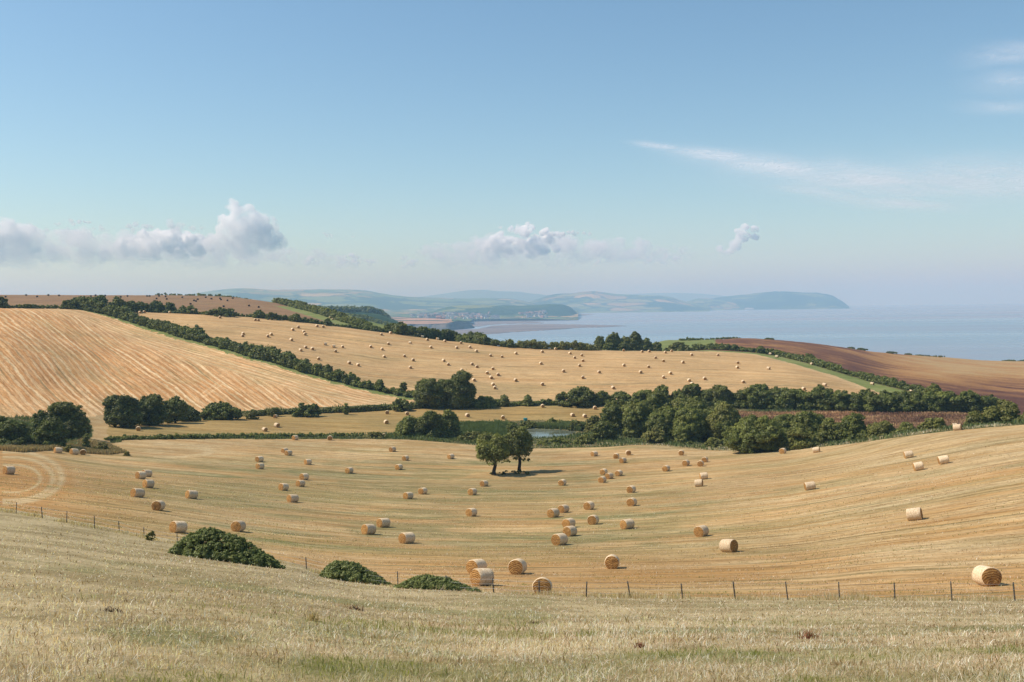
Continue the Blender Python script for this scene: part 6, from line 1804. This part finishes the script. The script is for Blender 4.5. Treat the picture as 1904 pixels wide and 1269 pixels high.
cumulus([(1384, 432, 15, 14), (1374, 444, 14, 12), (1352, 466, 22, 11), (1332, 474, 20, 7), (1366, 458, 16, 12), (1403, 428, 7, 7), (1404, 440, 9, 7)], 66000, 1.7, 'lone bright white cloud over the sea beyond the headland', 14, 492, None)

cumulus([(-30, 458, 80, 40), (60, 462, 80, 40), (160, 462, 80, 38), (250, 468, 90, 34), (350, 470, 90, 34), (450, 474, 90, 30), (560, 484, 80, 22), (640, 488, 60, 16)], 90000, 0.32, 'broad pale bank of haze and cloud lying low over the ridge', 21, 524, None)
cumulus([(840, 476, 70, 26), (930, 472, 90, 34), (1040, 468, 90, 34), (1140, 468, 80, 28), (1230, 474, 70, 18)], 90000, 0.28, 'broad pale cloud bank lying low over the distant moor', 22, 524, None)

# thin cirrus sheet, high and level, with its streaks in its thickness
m, n = newmat('cirrus')
pos = n.n('ShaderNodeNewGeometry').outputs['Position']
st = n.noise(n.mapping(pos, (0.00010, 0.00042, 1), (0, 0, 0.18)), 1.0, 6, 0.62, 0.6)
a_ = n.math('MULTIPLY', n.attr('fade').outputs['Fac'], n.mapr(st, 0.30, 0.75, 0.35, 1.3), True)
df = n.n('ShaderNodeBsdfDiffuse'); df.inputs[0].default_value = (0.85, 0.85, 0.86, 1)
tl = n.n('ShaderNodeBsdfTranslucent'); tl.inputs[0].default_value = (0.9, 0.88, 0.88, 1)
mx = n.n('ShaderNodeMixShader'); mx.inputs[0].default_value = 0.6; n.l(df.outputs[0], mx.inputs[1]); n.l(tl.outputs[0], mx.inputs[2])
tr = n.n('ShaderNodeBsdfTransparent'); m2_ = n.n('ShaderNodeMixShader'); n.l(a_, m2_.inputs[0]); n.l(tr.outputs[0], m2_.inputs[1]); n.l(mx.outputs[0], m2_.inputs[2]); n.done(m2_.outputs[0])


def cirrus(u0, u1, v0, v1, z, blobs, label, nu=150, nv=70):
    u, v = np.meshgrid(np.linspace(u0, u1, nu), np.linspace(v0, v1, nv))
    r = ray_h(u, v); d = (z - CZ) / r[..., 2]
    P = r * d[..., None]; P[..., 2] = z + (fbm(P[..., 0] / 5000, P[..., 1] / 9000, 3, 4) - 0.5) * 260
    f = np.zeros(u.shape)
    for (bu, bv, ru, rv, sl, am) in blobs:
        q = ((u - bu) / ru) ** 2 + ((v - bv - sl * (u - bu)) / rv) ** 2
        f = np.maximum(f, am * np.exp(-q * 1.3))
    w = 0.55 + 0.9 * fbm(u / 60, v / 9 - u / 90, 5, 4)
    f = np.clip(f * w * 1.9, 0, 0.75)
    edge = np.minimum.reduce([sstep(0, .08, (u - u0) / (u1 - u0)), sstep(0, .08, (u1 - u) / (u1 - u0)), sstep(0, .1, (v - v0) / (v1 - v0)), sstep(0, .1, (v1 - v) / (v1 - v0))])
    f = f * edge
    idx = np.arange(nu * nv).reshape(nv, nu); q = np.stack([idx[:-1, :-1], idx[:-1, 1:], idx[1:, 1:], idx[1:, :-1]], -1).reshape(-1, 4)
    me = mesh_arrays('cirrus', P.reshape(-1, 3), quads=q, smooth=True); vattr(me, 'fade', 'FLOAT', f.ravel())
    tag(link('cirrus_cloud', me, m), label, 'cloud')


cirrus(1120, 2150, 235, 420, 7600, [(1225, 270, 50, 6, 0.10, 0.34), (1330, 288, 90, 14, 0.10, 0.34), (1450, 312, 150, 24, 0.12, 0.34), (1620, 335, 220, 36, 0.06, 0.36), (1830, 335, 260, 42, 0.0, 0.34), (1530, 358, 110, 14, 0.16, 0.30), (1660, 378, 150, 14, 0.06, 0.26)],
       'long wispy cirrus streak widening seaward across the blue sky')
cirrus(1740, 2200, 60, 235, 9000, [(1890, 95, 90, 24, -0.12, 0.20), (1880, 150, 80, 26, -0.05, 0.14), (1880, 198, 90, 14, 0.0, 0.16)], 'faint rippled cirrus patch high in the corner of the sky', 80, 60)
